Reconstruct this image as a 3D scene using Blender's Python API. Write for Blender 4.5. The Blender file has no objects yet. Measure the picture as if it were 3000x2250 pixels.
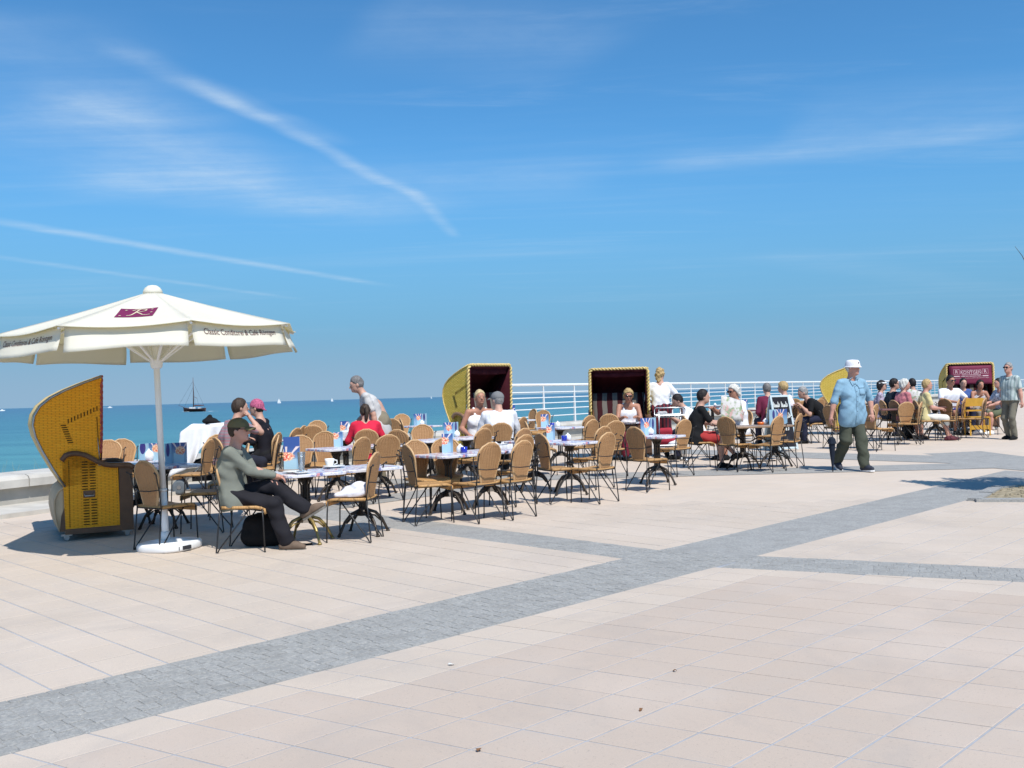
import bpy, math, random
import numpy as np
from mathutils import Vector, Matrix
random.seed(7)
np.random.seed(7)
SC = bpy.context.scene
COL = SC.collection
R = math.radians
# ------------------------------------------------------------------ camera
EYE = 1.66            # eye height above the pavement at the camera's feet
LEVEL_Y = 23.0
SLOPE = 0.0168        # the promenade climbs gently towards the sea
FPX = 2880.0          # focal length in pixels of a 3000 px wide frame
ROLL = math.atan(0.0266)
PITCH = math.atan(32.4 * math.cos(ROLL) / FPX)
_r0 = Vector((1, 0, 0)); _u0 = Vector((0, -math.sin(PITCH), math.cos(PITCH)))
C_F = Vector((0, math.cos(PITCH), math.sin(PITCH)))
C_R = math.cos(ROLL) * _r0 - math.sin(ROLL) * _u0
C_U = math.sin(ROLL) * _r0 + math.cos(ROLL) * _u0
cd = bpy.data.cameras.new('camera'); cam = bpy.data.objects.new('camera', cd); COL.objects.link(cam)
cd.sensor_width = 36.0; cd.lens = FPX * 36.0 / 3000.0; cd.clip_start = 0.1; cd.clip_end = 90000.0
cam.matrix_world = Matrix(((C_R.x, C_U.x, -C_F.x, 0), (C_R.y, C_U.y, -C_F.y, 0), (C_R.z, C_U.z, -C_F.z, EYE), (0, 0, 0, 1)))
SC.camera = cam

def ray(px, py):
    return C_F + (px - 1500) / FPX * C_R + (1125 - py) / FPX * C_U
def hor(px): return 1197.3 - 0.0266 * px
def ground(px, py, h=0.0):
    """the point h metres above the pavement that is seen at frame position px, py"""
    d = ray(px, py); t = (EYE - h) / (SLOPE * d.y - d.z)
    if t * d.y > LEVEL_Y: t = (EYE - h - SLOPE * LEVEL_Y) / (-d.z)
    p = Vector((0, 0, EYE)) + t * d
    return Vector((p.x, p.y, gz(p.y)))
def at(px, dist, h=0.0):
    """the pavement point at a distance whose h-metre-high point is seen at column px"""
    py = hor(px) + (EYE - h - gz(dist)) / dist * FPX
    d = ray(px, py); p = d * (dist / d.y)
    return Vector((p.x, dist, gz(dist)))
def gz(y): return SLOPE * max(-12.0, min(LEVEL_Y, y))      # rises to the cafe, then runs level

# ------------------------------------------------------------------ daylight
SUN_EL = 56.0
SH = Vector((-0.42, 0.907, 0)).normalized()       # direction the shadows fall
world = bpy.data.worlds.new('World'); SC.world = world; world.use_nodes = True
sun_d = bpy.data.lights.new('sun', 'SUN'); sun = bpy.data.objects.new('sun', sun_d); COL.objects.link(sun)
sun_d.energy = 4.6; sun_d.angle = R(0.53); sun_d.color = (1.0, 0.955, 0.89)
_ld = Vector((SH.x * math.cos(R(SUN_EL)), SH.y * math.cos(R(SUN_EL)), -math.sin(R(SUN_EL))))
sun.rotation_euler = _ld.to_track_quat('-Z', 'Y').to_euler(); sun.location = (6, -14, 30)
SC.view_settings.view_transform = 'Standard'; SC.view_settings.look = 'None'
SC.view_settings.exposure = 0.14; SC.view_settings.gamma = 1.0; SC.view_settings.use_curve_mapping = False

class NT:
    """a small helper to write node arithmetic"""
    def __init__(self, tree): self.t = tree; self.n = tree.nodes; self.l = tree.links
    def new(self, kind, **kw):
        n = self.n.new(kind)
        for k, v in kw.items(): setattr(n, k, v)
        return n
    def put(self, sock, v):
        if isinstance(v, bpy.types.NodeSocket): self.l.new(v, sock)
        elif v is not None: sock.default_value = v
    def m(self, op, a, b=None, c=None, clamp=False):
        n = self.new('ShaderNodeMath', operation=op); n.use_clamp = clamp
        self.put(n.inputs[0], a)
        if b is not None: self.put(n.inputs[1], b)
        if c is not None: self.put(n.inputs[2], c)
        return n.outputs[0]
    def ramp(self, f, lo, hi, a=0.0, b=1.0, smooth=True):
        n = self.new('ShaderNodeMapRange'); n.interpolation_type = 'SMOOTHSTEP' if smooth else 'LINEAR'
        self.put(n.inputs[0], f); n.inputs[1].default_value = lo; n.inputs[2].default_value = hi
        n.inputs[3].default_value = a; n.inputs[4].default_value = b
        return n.outputs[0]
    def mix(self, f, a, b, blend='MIX'):
        n = self.new('ShaderNodeMix', data_type='RGBA', blend_type=blend)
        self.put(n.inputs[0], f); self.put(n.inputs[6], a); self.put(n.inputs[7], b)
        return n.outputs[2]
    def noise(self, vec, scale, detail=3.0, rough=0.55, dist=0.0):
        n = self.new('ShaderNodeTexNoise'); self.put(n.inputs['Vector'], vec)
        n.inputs['Scale'].default_value = scale; n.inputs['Detail'].default_value = detail
        n.inputs['Roughness'].default_value = rough; n.inputs['Distortion'].default_value = dist
        return n.outputs['Fac']
    def vor(self, vec, scale, feature='F1', out='Color', rnd=1.0):
        n = self.new('ShaderNodeTexVoronoi', feature=feature); self.put(n.inputs['Vector'], vec)
        n.inputs['Scale'].default_value = scale; n.inputs['Randomness'].default_value = rnd
        return n.outputs[out]
    def mapping(self, vec, loc=(0, 0, 0), rot=(0, 0, 0), scale=(1, 1, 1)):
        n = self.new('ShaderNodeMapping'); self.put(n.inputs[0], vec)
        n.inputs[1].default_value = loc; n.inputs[2].default_value = rot; n.inputs[3].default_value = scale
        return n.outputs[0]
    def sep(self, vec):
        n = self.new('ShaderNodeSeparateXYZ'); self.put(n.inputs[0], vec); return n.outputs
    def comb(self, x, y, z=0.0):
        n = self.new('ShaderNodeCombineXYZ'); self.put(n.inputs[0], x); self.put(n.inputs[1], y); self.put(n.inputs[2], z)
        return n.outputs[0]

def rgb(*c): return (c[0], c[1], c[2], 1.0)

def build_sky():
    T = NT(world.node_tree); T.n.clear()
    sky = T.new('ShaderNodeTexSky', sky_type='NISHITA'); sky.sun_disc = False
    sky.sun_elevation = R(SUN_EL); sky.sun_rotation = math.atan2(-SH.x, -SH.y)
    sky.altitude = 0.0; sky.air_density = 1.0; sky.dust_density = SKY_DUST; sky.ozone_density = 3.0
    tc = T.new('ShaderNodeTexCoord'); x, y, z = T.sep(tc.outputs['Generated'])
    zc = T.m('MAXIMUM', z, 0.012)
    pl = T.comb(T.m('DIVIDE', x, zc), T.m('DIVIDE', y, zc))     # a cloud sheet at constant height
    X, Y, _ = T.sep(pl)
    col = sky.outputs[0]
    col = T.mix(1.0, col, SKY_TINT, 'MULTIPLY')
    # a bluish grey veil of sea air low over the horizon all the way round
    veil = T.m('MULTIPLY', T.ramp(z, 0.02, 0.26, 1.0, 0.0), 0.85)
    col = T.mix(veil, col, SKY_HORIZON)
    veil2 = T.m('MULTIPLY', T.ramp(z, 0.0, 0.085, 1.0, 0.0), 0.9)
    col = T.mix(veil2, col, SKY_LOW)
    # cirrus
    fade = T.ramp(z, 0.03, 0.16)
    cm = T.mapping(pl, rot=(0, 0, R(-76)), scale=(0.16, 0.9, 1))
    c1 = T.ramp(T.noise(cm, 0.9, 6, 0.62, 0.6), 0.46, 0.82)
    cm2 = T.mapping(pl, rot=(0, 0, R(-60)), scale=(0.35, 1.3, 1))
    c2 = T.ramp(T.noise(cm2, 1.3, 7, 0.66, 1.2), 0.5, 0.85)
    big = T.ramp(T.noise(pl, 0.28, 2, 0.5), 0.38, 0.62)
    fib = T.ramp(T.noise(T.mapping(pl, rot=(0, 0, R(-74)), scale=(0.30, 3.6, 1)), 1.0, 5, 0.6, 0.9), 0.28, 0.74, 0.55, 1.15)
    c1 = T.m('MULTIPLY', c1, fib); c2 = T.m('MULTIPLY', c2, T.ramp(T.noise(T.mapping(pl, rot=(0, 0, R(-62)), scale=(0.5, 4.0, 1)), 1.0, 5, 0.62, 0.9), 0.30, 0.72, 0.5, 1.15))
    cover = T.m('MULTIPLY', T.m('ADD', T.m('MULTIPLY', c1, 0.25), T.m('MULTIPLY', c2, 0.24)), T.m('MULTIPLY_ADD', big, 0.8, 0.2))
    # drifting vapour trails, straight lines in the cloud sheet
    warp = T.m('SUBTRACT', T.noise(pl, 0.7, 3, 0.6), 0.5)
    wfine = T.noise(pl, 4.0, 5, 0.7)
    trails = None
    def sheet(px, py):
        d = ray(px, py); return d.x / d.z, d.y / d.z
    for (p0, p1, w0, amp, warpk) in SKY_TRAILS:
        a = sheet(*p0); b = sheet(*p1)
        dx, dy = b[0] - a[0], b[1] - a[1]; L = math.hypot(dx, dy); ux, uy = dx / L, dy / L
        rx = T.m('SUBTRACT', X, a[0]); ry = T.m('SUBTRACT', Y, a[1])
        along = T.m('ADD', T.m('MULTIPLY', rx, ux), T.m('MULTIPLY', ry, uy))
        across = T.m('SUBTRACT', T.m('MULTIPLY', ry, ux), T.m('MULTIPLY', rx, uy))
        across = T.m('MULTIPLY_ADD', warp, warpk, across)
        body = T.ramp(T.m('ABSOLUTE', across), 0.0, w0 * 1.35, 1.0, 0.0)
        ends = T.m('MULTIPLY', T.ramp(along, -0.06 * L, 0.12 * L), T.ramp(along, 0.78 * L, 1.04 * L, 1.0, 0.0))
        v = T.m('MULTIPLY', T.m('MULTIPLY', body, ends), T.m('MULTIPLY', T.m('MULTIPLY', T.m('MULTIPLY_ADD', wfine, 1.5, 0.15), fib), amp * 0.85))
        trails = v if trails is None else T.m('ADD', trails, v)
    cl = T.m('MULTIPLY', T.m('ADD', cover, trails), fade, clamp=True)
    col = T.mix(cl, col, SKY_CLOUD)
    bg = T.new('ShaderNodeBackground'); T.put(bg.inputs[0], col); bg.inputs[1].default_value = SKY_STRENGTH
    out = T.new('ShaderNodeOutputWorld'); T.l.new(bg.outputs[0], out.inputs[0])
SKY_STRENGTH = 0.134; SKY_DUST = 0.6
SKY_TINT = rgb(0.40, 0.82, 1.05); SKY_HORIZON = rgb(1.15, 2.45, 3.95); SKY_LOW = rgb(2.05, 3.15, 4.30); SKY_CLOUD = rgb(4.2, 5.2, 6.2)
SKY_TRAILS = [((300, 120), (1010, 430), 0.085, 0.22, 0.25), ((560, 235), (1250, 590), 0.058, 0.36, 0.25), ((1170, 530), (1345, 700), 0.050, 0.27, 0.12),
              ((-60, 640), (1150, 840), 0.11, 0.5, 0.12), ((-60, 745), (900, 880), 0.10, 0.30, 0.15),
              ((120, 250), (950, 630), 0.30, 0.26, 0.6), ((-100, 330), (700, 560), 0.60, 0.20, 0.9), ((-200, 30), (500, 400), 0.45, 0.14, 0.9), ((200, 520), (1300, 640), 0.5, 0.26, 0.7), ((900, 540), (1800, 520), 0.5, 0.16, 0.5),
              ((1900, 482), (3150, 365), 0.20, 0.22, 0.25), ((2300, 380), (3100, 330), 0.5, 0.14, 0.5), ((1050, 60), (1800, 170), 0.35, 0.14, 0.4),
              ((2480, 1005), (3100, 940), 0.30, 0.30, 0.3), ((2250, 740), (2900, 850), 0.4, 0.12, 0.5)]
build_sky()

# ------------------------------------------------------------------ object helpers
def link(name, me, parent=None):
    o = bpy.data.objects.new(name, me); COL.objects.link(o)
    if parent is not None: o.parent = parent
    return o
def tag(o, label=None, cat=None, group=None, kind=None):
    if label: o['label'] = label
    if cat: o['category'] = cat
    if group: o['group'] = group
    if kind: o['kind'] = kind
    return o
def thing(name, label, cat, loc=(0, 0, 0), rz=0.0, group=None):
    o = bpy.data.objects.new(name, None); COL.objects.link(o); o.empty_display_size = 0.1
    o.location = loc; o.rotation_euler = (0, 0, rz)
    return tag(o, label, cat, group)
CHILD = {}
def copy_tree(o, parent=None):
    c = o.copy(); COL.objects.link(c)
    if parent is not None: c.parent = parent
    for ch in list(o.children): copy_tree(ch, c)
    return c

class MB:
    """collects shapes and links them as ONE mesh object"""
    def __init__(self): self.v = []; self.f = []; self.mi = []; self.cur = 0
    def add(self, vs, fs, M=None):
        b = len(self.v)
        for p in vs:
            p = Vector(p)
            self.v.append(tuple(M @ p) if M is not None else tuple(p))
        for q in fs: self.f.append(tuple(b + i for i in q)); self.mi.append(self.cur)
        return self
    def box(self, c, s, M=None, rz=0.0, taper=1.0):
        x, y, z = s[0] / 2, s[1] / 2, s[2] / 2
        vs = []
        for k, zz in ((1.0, -z), (taper, z)):
            for sx, sy in ((-1, -1), (1, -1), (1, 1), (-1, 1)): vs.append(Vector((sx * x * k, sy * y * k, zz)))
        rot = Matrix.Rotation(rz, 3, 'Z')
        vs = [rot @ p + Vector(c) for p in vs]
        return self.add(vs, [(3, 2, 1, 0), (4, 5, 6, 7), (0, 1, 5, 4), (1, 2, 6, 5), (2, 3, 7, 6), (3, 0, 4, 7)], M)
    def tube(self, pts, r, n=6, M=None, closed=False, flat=None):
        pts = [Vector(p) for p in pts]; m = len(pts)
        rr = r if isinstance(r, (list, tuple)) else [r] * m
        vs, fs = [], []
        prev = None
        for i, p in enumerate(pts):
            if closed: t = pts[(i + 1) % m] - pts[i - 1]
            else: t = pts[min(i + 1, m - 1)] - pts[max(i - 1, 0)]
            if t.length < 1e-9: t = Vector((0, 0, 1))
            t.normalize()
            if prev is None:
                a = Vector((0, 0, 1)) if abs(t.z) < 0.9 else Vector((1, 0, 0))
                u = t.cross(a).normalized()
            else:
                u = prev - t * prev.dot(t)
                if u.length < 1e-6: u = t.cross(Vector((0, 0, 1)))
                u.normalize()
            prev = u; w = t.cross(u)
            for k in range(n):
                an = 2 * math.pi * k / n
                vs.append(p + rr[i] * (math.cos(an) * u + math.sin(an) * w * (flat or 1.0)))
        for i in range(m if closed else m - 1):
            a, b = i * n, ((i + 1) % m) * n
            for k in range(n): fs.append((a + k, a + (k + 1) % n, b + (k + 1) % n, b + k))
        if not closed:
            fs.append(tuple(range(n - 1, -1, -1))); fs.append(tuple((m - 1) * n + k for k in range(n)))
        return self.add(vs, fs, M)
    def lathe(self, prof, n=16, M=None, c=(0, 0, 0), cap=True):
        vs, fs = [], []
        for (r, z) in prof:
            for k in range(n):
                a = 2 * math.pi * k / n; vs.append((c[0] + r * math.cos(a), c[1] + r * math.sin(a), c[2] + z))
        for i in range(len(prof) - 1):
            for k in range(n):
                fs.append((i * n + k, i * n + (k + 1) % n, (i + 1) * n + (k + 1) % n, (i + 1) * n + k))
        if cap:
            fs.append(tuple(range(n - 1, -1, -1))); fs.append(tuple((len(prof) - 1) * n + k for k in range(n)))
        return self.add(vs, fs, M)
    def grid(self, fn, nu, nv, M=None, cu=False):
        vs, fs = [], []
        for i in range(nu + (0 if cu else 1)):
            for j in range(nv + 1): vs.append(fn(i / nu, j / nv))
        for i in range(nu):
            i2 = (i + 1) % nu if cu else i + 1
            for j in range(nv): fs.append((i * (nv + 1) + j, i2 * (nv + 1) + j, i2 * (nv + 1) + j + 1, i * (nv + 1) + j + 1))
        return self.add(vs, fs, M)
    def slab(self, fn, nu, nv, th, M=None):
        """a sheet fn(u, v) given a thickness along its normals"""
        P = [[Vector(fn(i / nu, j / nv)) for j in range(nv + 1)] for i in range(nu + 1)]
        top, bot = [], []
        for i in range(nu + 1):
            for j in range(nv + 1):
                du = P[min(i + 1, nu)][j] - P[max(i - 1, 0)][j]; dv = P[i][min(j + 1, nv)] - P[i][max(j - 1, 0)]
                n = du.cross(dv); n = n.normalized() if n.length > 1e-9 else Vector((0, 0, 1))
                top.append(P[i][j] + n * th / 2); bot.append(P[i][j] - n * th / 2)
        k = len(top); w = nv + 1; fs = []
        for i in range(nu):
            for j in range(nv):
                a = (i * w + j, (i + 1) * w + j, (i + 1) * w + j + 1, i * w + j + 1)
                fs.append(a); fs.append(tuple(k + q for q in reversed(a)))
        for i in range(nu):
            fs.append((i * w, k + i * w, k + (i + 1) * w, (i + 1) * w)); a = i * w + nv; b = (i + 1) * w + nv
            fs.append((a, b, k + b, k + a))
        for j in range(nv):
            fs.append((j, j + 1, k + j + 1, k + j)); a = nu * w + j
            fs.append((a, k + a, k + a + 1, a + 1))
        return self.add(top + bot, fs, M)
    def ball(self, c, r, nu=10, nv=7, M=None, rot=None):
        r = r if isinstance(r, (list, tuple)) else (r, r, r); vs, fs = [], []
        for j in range(nv + 1):
            t = math.pi * j / nv
            for i in range(nu):
                a = 2 * math.pi * i / nu
                p = Vector((r[0] * math.sin(t) * math.cos(a), r[1] * math.sin(t) * math.sin(a), r[2] * math.cos(t)))
                vs.append((rot @ p if rot is not None else p) + Vector(c))
        for j in range(nv):
            for i in range(nu): fs.append((j * nu + i, (j + 1) * nu + i, (j + 1) * nu + (i + 1) % nu, j * nu + (i + 1) % nu))
        return self.add(vs, fs, M)
    def prism(self, poly, axis_vec, M=None):
        n = len(poly); a = [Vector(p) for p in poly]; b = [p + Vector(axis_vec) for p in a]
        fs = [tuple(range(n - 1, -1, -1)), tuple(range(n, 2 * n))]
        for i in range(n): fs.append((i, (i + 1) % n, n + (i + 1) % n, n + i))
        return self.add(a + b, fs, M)
    def mesh(self, name, mats, smooth=False):
        me = bpy.data.meshes.new(name); me.from_pydata(self.v, [], self.f)
        mats = mats if isinstance(mats, (list, tuple)) else [mats]
        for m in mats: me.materials.append(m)
        if len(mats) > 1: me.polygons.foreach_set('material_index', self.mi)
        if smooth: me.polygons.foreach_set('use_smooth', [True] * len(me.polygons))
        me.validate(); me.update()
        return me
    def build(self, name, mats, parent=None, smooth=False):
        return link(name, self.mesh(name, mats, smooth), parent)

# ------------------------------------------------------------------ materials
MATS = {}
def principled(name):
    m = bpy.data.materials.new(name); m.use_nodes = True
    T = NT(m.node_tree); b = T.n['Principled BSDF']
    return m, T, b
def pm(name, c, rough=0.6, spec=0.4, metal=0.0, var=0.12, scale=9.0, bump=0.0, bscale=160.0, rand=0.0):
    """a plain material with mottled colour, optional fine relief and per-object variation"""
    if name in MATS: return MATS[name]
    m, T, b = principled(name)
    tc = T.new('ShaderNodeTexCoord').outputs['Object']
    col = rgb(*c)
    if var > 0:
        f = T.ramp(T.noise(tc, scale, 4), 0.25, 0.75, 1 - var, 1 + var)
        v = T.new('ShaderNodeVectorMath', operation='SCALE'); v.inputs[0].default_value = c; T.put(v.inputs[3], f); col = v.outputs[0]
    if rand > 0:
        oi = T.new('ShaderNodeObjectInfo').outputs['Random']
        v2 = T.new('ShaderNodeVectorMath', operation='SCALE'); T.put(v2.inputs[0], col); T.put(v2.inputs[3], T.ramp(oi, 0, 1, 1 - rand, 1 + rand, False)); col = v2.outputs[0]
    T.put(b.inputs['Base Color'], col)
    b.inputs['Roughness'].default_value = rough; b.inputs['Specular IOR Level'].default_value = spec; b.inputs['Metallic'].default_value = metal
    if bump > 0:
        bn = T.new('ShaderNodeBump'); bn.inputs['Strength'].default_value = bump; bn.inputs['Distance'].default_value = 0.004
        T.put(bn.inputs['Height'], T.noise(tc, bscale, 3)); T.l.new(bn.outputs[0], b.inputs['Normal'])
    MATS[name] = m
    return m
def fabric(name, c, var=0.10): return pm(name, c, 0.85, 0.2, 0, var, 5.0, 0.35, 420.0)
def weave(name, c, c2, su, sv, axis='XZ', dark=0.35, rand=0.0, bump=0.6):
    """basket weave: rows of rounded strands, alternating, over thin dark gaps"""
    m, T, b = principled(name)
    x, y, z = T.sep(T.new('ShaderNodeTexCoord').outputs['Object'])
    a, c_ = {'XZ': (x, z), 'YZ': (y, z), 'XY': (x, y)}[axis]
    row = T.m('FLOOR', T.m('MULTIPLY', c_, sv)); rv = T.m('FRACT', T.m('MULTIPLY', c_, sv))
    off = T.m('MULTIPLY', T.m('MODULO', row, 2.0), 0.5)
    ru = T.m('FRACT', T.m('ADD', T.m('MULTIPLY', a, su), off))
    hu = T.m('SINE', T.m('MULTIPLY', ru, math.pi)); hv = T.m('SINE', T.m('MULTIPLY', rv, math.pi))
    h = T.m('MULTIPLY', T.m('POWER', T.m('ABSOLUTE', hu), 0.5), T.m('POWER', T.m('ABSOLUTE', hv), 0.6))
    wob = T.noise(T.comb(T.m('MULTIPLY', a, su * 0.6), T.m('MULTIPLY', row, 1.7)), 1.0, 2)
    gap = T.ramp(h, 0.05, 0.5, 0.0, 1.0)
    col = T.mix(T.ramp(wob, 0.3, 0.7), rgb(*c), rgb(*c2))
    col = T.mix(gap, rgb(c[0] * dark, c[1] * dark, c[2] * dark), col)
    if rand > 0:
        oi = T.new('ShaderNodeObjectInfo').outputs['Random']
        v2 = T.new('ShaderNodeVectorMath', operation='SCALE'); T.put(v2.inputs[0], col); T.put(v2.inputs[3], T.ramp(oi, 0, 1, 1 - rand, 1 + rand, False)); col = v2.outputs[0]
    T.put(b.inputs['Base Color'], col); b.inputs['Roughness'].default_value = 0.55; b.inputs['Specular IOR Level'].default_value = 0.35
    bn = T.new('ShaderNodeBump'); bn.inputs['Strength'].default_value = bump; bn.inputs['Distance'].default_value = 0.006
    T.put(bn.inputs['Height'], h); T.l.new(bn.outputs[0], b.inputs['Normal'])
    MATS[name] = m
    return m
# ------------------------------------------------------------------ materials of the setting
def mat_tile(worn=False):
    m, T, b = principled('concrete_tile_worn' if worn else 'concrete_tile')
    tc = T.new('ShaderNodeTexCoord').outputs['Object']; geo = T.new('ShaderNodeNewGeometry')
    pos = geo.outputs['Position']
    rnd = T.new('ShaderNodeObjectInfo').outputs['Random']; isl = geo.outputs['Random Per Island']
    both = T.m('FRACT', T.m('ADD', rnd, isl))
    base = T.mix(both, rgb(0.548, 0.454, 0.366), rgb(0.578, 0.482, 0.392))
    if worn: base = T.mix(1.0, base, rgb(0.905, 0.875, 0.872), 'MULTIPLY')
    grain = T.noise(pos, 240.0, 2, 0.7)
    base = T.mix(T.ramp(grain, 0.36, 0.64, 0.0, 1.0), T.mix(0.42, base, rgb(0.36, 0.31, 0.27)), base)
    blot = T.ramp(T.noise(pos, 1.7, 6, 0.68), 0.42, 0.75)
    base = T.mix(T.m('MULTIPLY', blot, 0.30), base, rgb(0.43, 0.385, 0.345))
    base = T.mix(T.m('MULTIPLY', T.ramp(T.noise(pos, 0.55, 3, 0.6), 0.45, 0.7), 0.22), base, rgb(0.66, 0.56, 0.48))
    grit = T.ramp(T.noise(pos, 70.0, 3, 0.75), 0.60, 0.70)
    base = T.mix(T.m('MULTIPLY', grit, 0.55 if worn else 0.35), base, rgb(0.27, 0.225, 0.19))
    wash = T.ramp(T.noise(pos, 0.9, 5, 0.7, 0.8), 0.50, 0.64)
    base = T.mix(T.m('MULTIPLY', wash, 0.20), base, rgb(0.34, 0.30, 0.27))
    spots = T.ramp(T.vor(pos, 2.3, 'F1', 'Distance'), 0.0, 0.05, 1.0, 0.0)
    base = T.mix(T.m('MULTIPLY', spots, T.ramp(T.noise(pos, 1.1, 1), 0.52, 0.60)), base, rgb(0.22, 0.17, 0.13))
    T.put(b.inputs['Base Color'], base); b.inputs['Roughness'].default_value = 0.82; b.inputs['Specular IOR Level'].default_value = 0.25
    bn = T.new('ShaderNodeBump'); bn.inputs['Strength'].default_value = 0.35; bn.inputs['Distance'].default_value = 0.003
    T.put(bn.inputs['Height'], grain); T.l.new(bn.outputs[0], b.inputs['Normal'])
    return m
U_DIR = Vector((math.sin(R(44.8)), math.cos(R(44.8)), 0)); V_DIR = Vector((-math.sin(R(46.0)), math.cos(R(46.0)), 0))
W_DIR = Vector((-math.sin(R(59.5)), math.cos(R(59.5)), 0)); X_DIR = Vector((-math.sin(R(64.0)), math.cos(R(64.0)), 0))
def mat_pavement():
    """the same concrete beyond the reach of single tiles: joints carried on by the material"""
    m, T, b = principled('pavement_concrete')
    pos = T.new('ShaderNodeNewGeometry').outputs['Position']
    x, y, z = T.sep(pos)
    def frac_line(d, size, w):
        q = T.m('DIVIDE', T.m('ADD', T.m('MULTIPLY', x, d.x), T.m('MULTIPLY', y, d.y)), size)
        f = T.m('ABSOLUTE', T.m('SUBTRACT', T.m('FRACT', q), 0.5))
        return T.ramp(f, 0.5 - w, 0.5, 0.0, 1.0), T.m('FLOOR', q)
    l1, i1 = frac_line(U_DIR, 0.335, 0.03); l2, i2 = frac_line(V_DIR, 0.335, 0.03)
    wn = T.new('ShaderNodeTexWhiteNoise', noise_dimensions='2D'); T.put(wn.inputs['Vector'], T.comb(i1, i2))
    base = T.mix(wn.outputs['Value'], rgb(0.555, 0.460, 0.372), rgb(0.571, 0.475, 0.386))
    blot = T.ramp(T.noise(pos, 1.7, 6, 0.68), 0.42, 0.75)
    base = T.mix(T.m('MULTIPLY', blot, 0.30), base, rgb(0.43, 0.385, 0.345))
    base = T.mix(T.m('MULTIPLY', T.ramp(T.noise(pos, 0.55, 3, 0.6), 0.45, 0.7), 0.22), base, rgb(0.66, 0.56, 0.48))
    base = T.mix(T.m('MULTIPLY', T.m('MAXIMUM', l1, l2), 0.35), base, rgb(0.38, 0.37, 0.37))
    T.put(b.inputs['Base Color'], base); b.inputs['Roughness'].default_value = 0.82; b.inputs['Specular IOR Level'].default_value = 0.25
    return m
def mat_sett(band):
    m, T, b = principled('granite_band' if band else 'granite_sett')
    geo = T.new('ShaderNodeNewGeometry'); pos = geo.outputs['Position']
    rnd = T.m('FRACT', T.m('ADD', T.new('ShaderNodeObjectInfo').outputs['Random'], geo.outputs['Random Per Island']))
    if band: rnd = T.sep(T.vor(T.mapping(pos, rot=(0, 0, R(45)), scale=(10, 10, 10)), 1.0, 'F1', 'Color', 0.35))[0]
    base = T.mix(rnd, rgb(0.350, 0.336, 0.308), rgb(0.400, 0.385, 0.355))
    base = T.mix(T.ramp(rnd, 0.95, 0.98, 0.0, 0.25), base, rgb(0.215, 0.195, 0.175))
    g = T.noise(pos, 42.0, 5, 0.8)
    base = T.mix(T.ramp(g, 0.36, 0.64), T.mix(0.5, base, rgb(0.13, 0.135, 0.14)), base)
    base = T.mix(T.ramp(T.noise(pos, 130.0, 2, 0.6), 0.63, 0.74), base, rgb(0.60, 0.60, 0.57))
    base = T.mix(T.m('MULTIPLY', T.ramp(T.noise(T.mapping(pos, rot=(0, 0, R(-45)), scale=(2.0, 5.0, 1)), 1.0, 5, 0.7), 0.46, 0.72), 0.45), base, rgb(0.22, 0.21, 0.195))
    T.put(b.inputs['Base Color'], base); b.inputs['Roughness'].default_value = 0.7; b.inputs['Specular IOR Level'].default_value = 0.35
    bn = T.new('ShaderNodeBump'); bn.inputs['Strength'].default_value = 0.6; bn.inputs['Distance'].default_value = 0.006
    T.put(bn.inputs['Height'], T.noise(pos, 60.0, 4, 0.7)); T.l.new(bn.outputs[0], b.inputs['Normal'])
    return m
M_TILE = mat_tile(); M_TILE2 = mat_tile(True); M_PAVE = mat_pavement(); M_SETT = mat_sett(False); M_BAND = mat_sett(True)
M_JOINT = pm('joint_mortar', (0.35, 0.36, 0.385), 0.9, 0.2, 0, 0.12, 6.0)
M_BEDDING = pm('sett_bedding', (0.305, 0.292, 0.268), 0.9, 0.2, 0, 0.2, 12.0)
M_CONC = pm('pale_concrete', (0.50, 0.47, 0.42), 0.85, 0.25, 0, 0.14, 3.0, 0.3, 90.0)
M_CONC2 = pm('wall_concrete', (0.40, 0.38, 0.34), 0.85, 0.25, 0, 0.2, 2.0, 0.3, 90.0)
M_WHITE = pm('white_paint', (0.80, 0.80, 0.78), 0.4, 0.5, 0, 0.03, 4.0)

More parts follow.
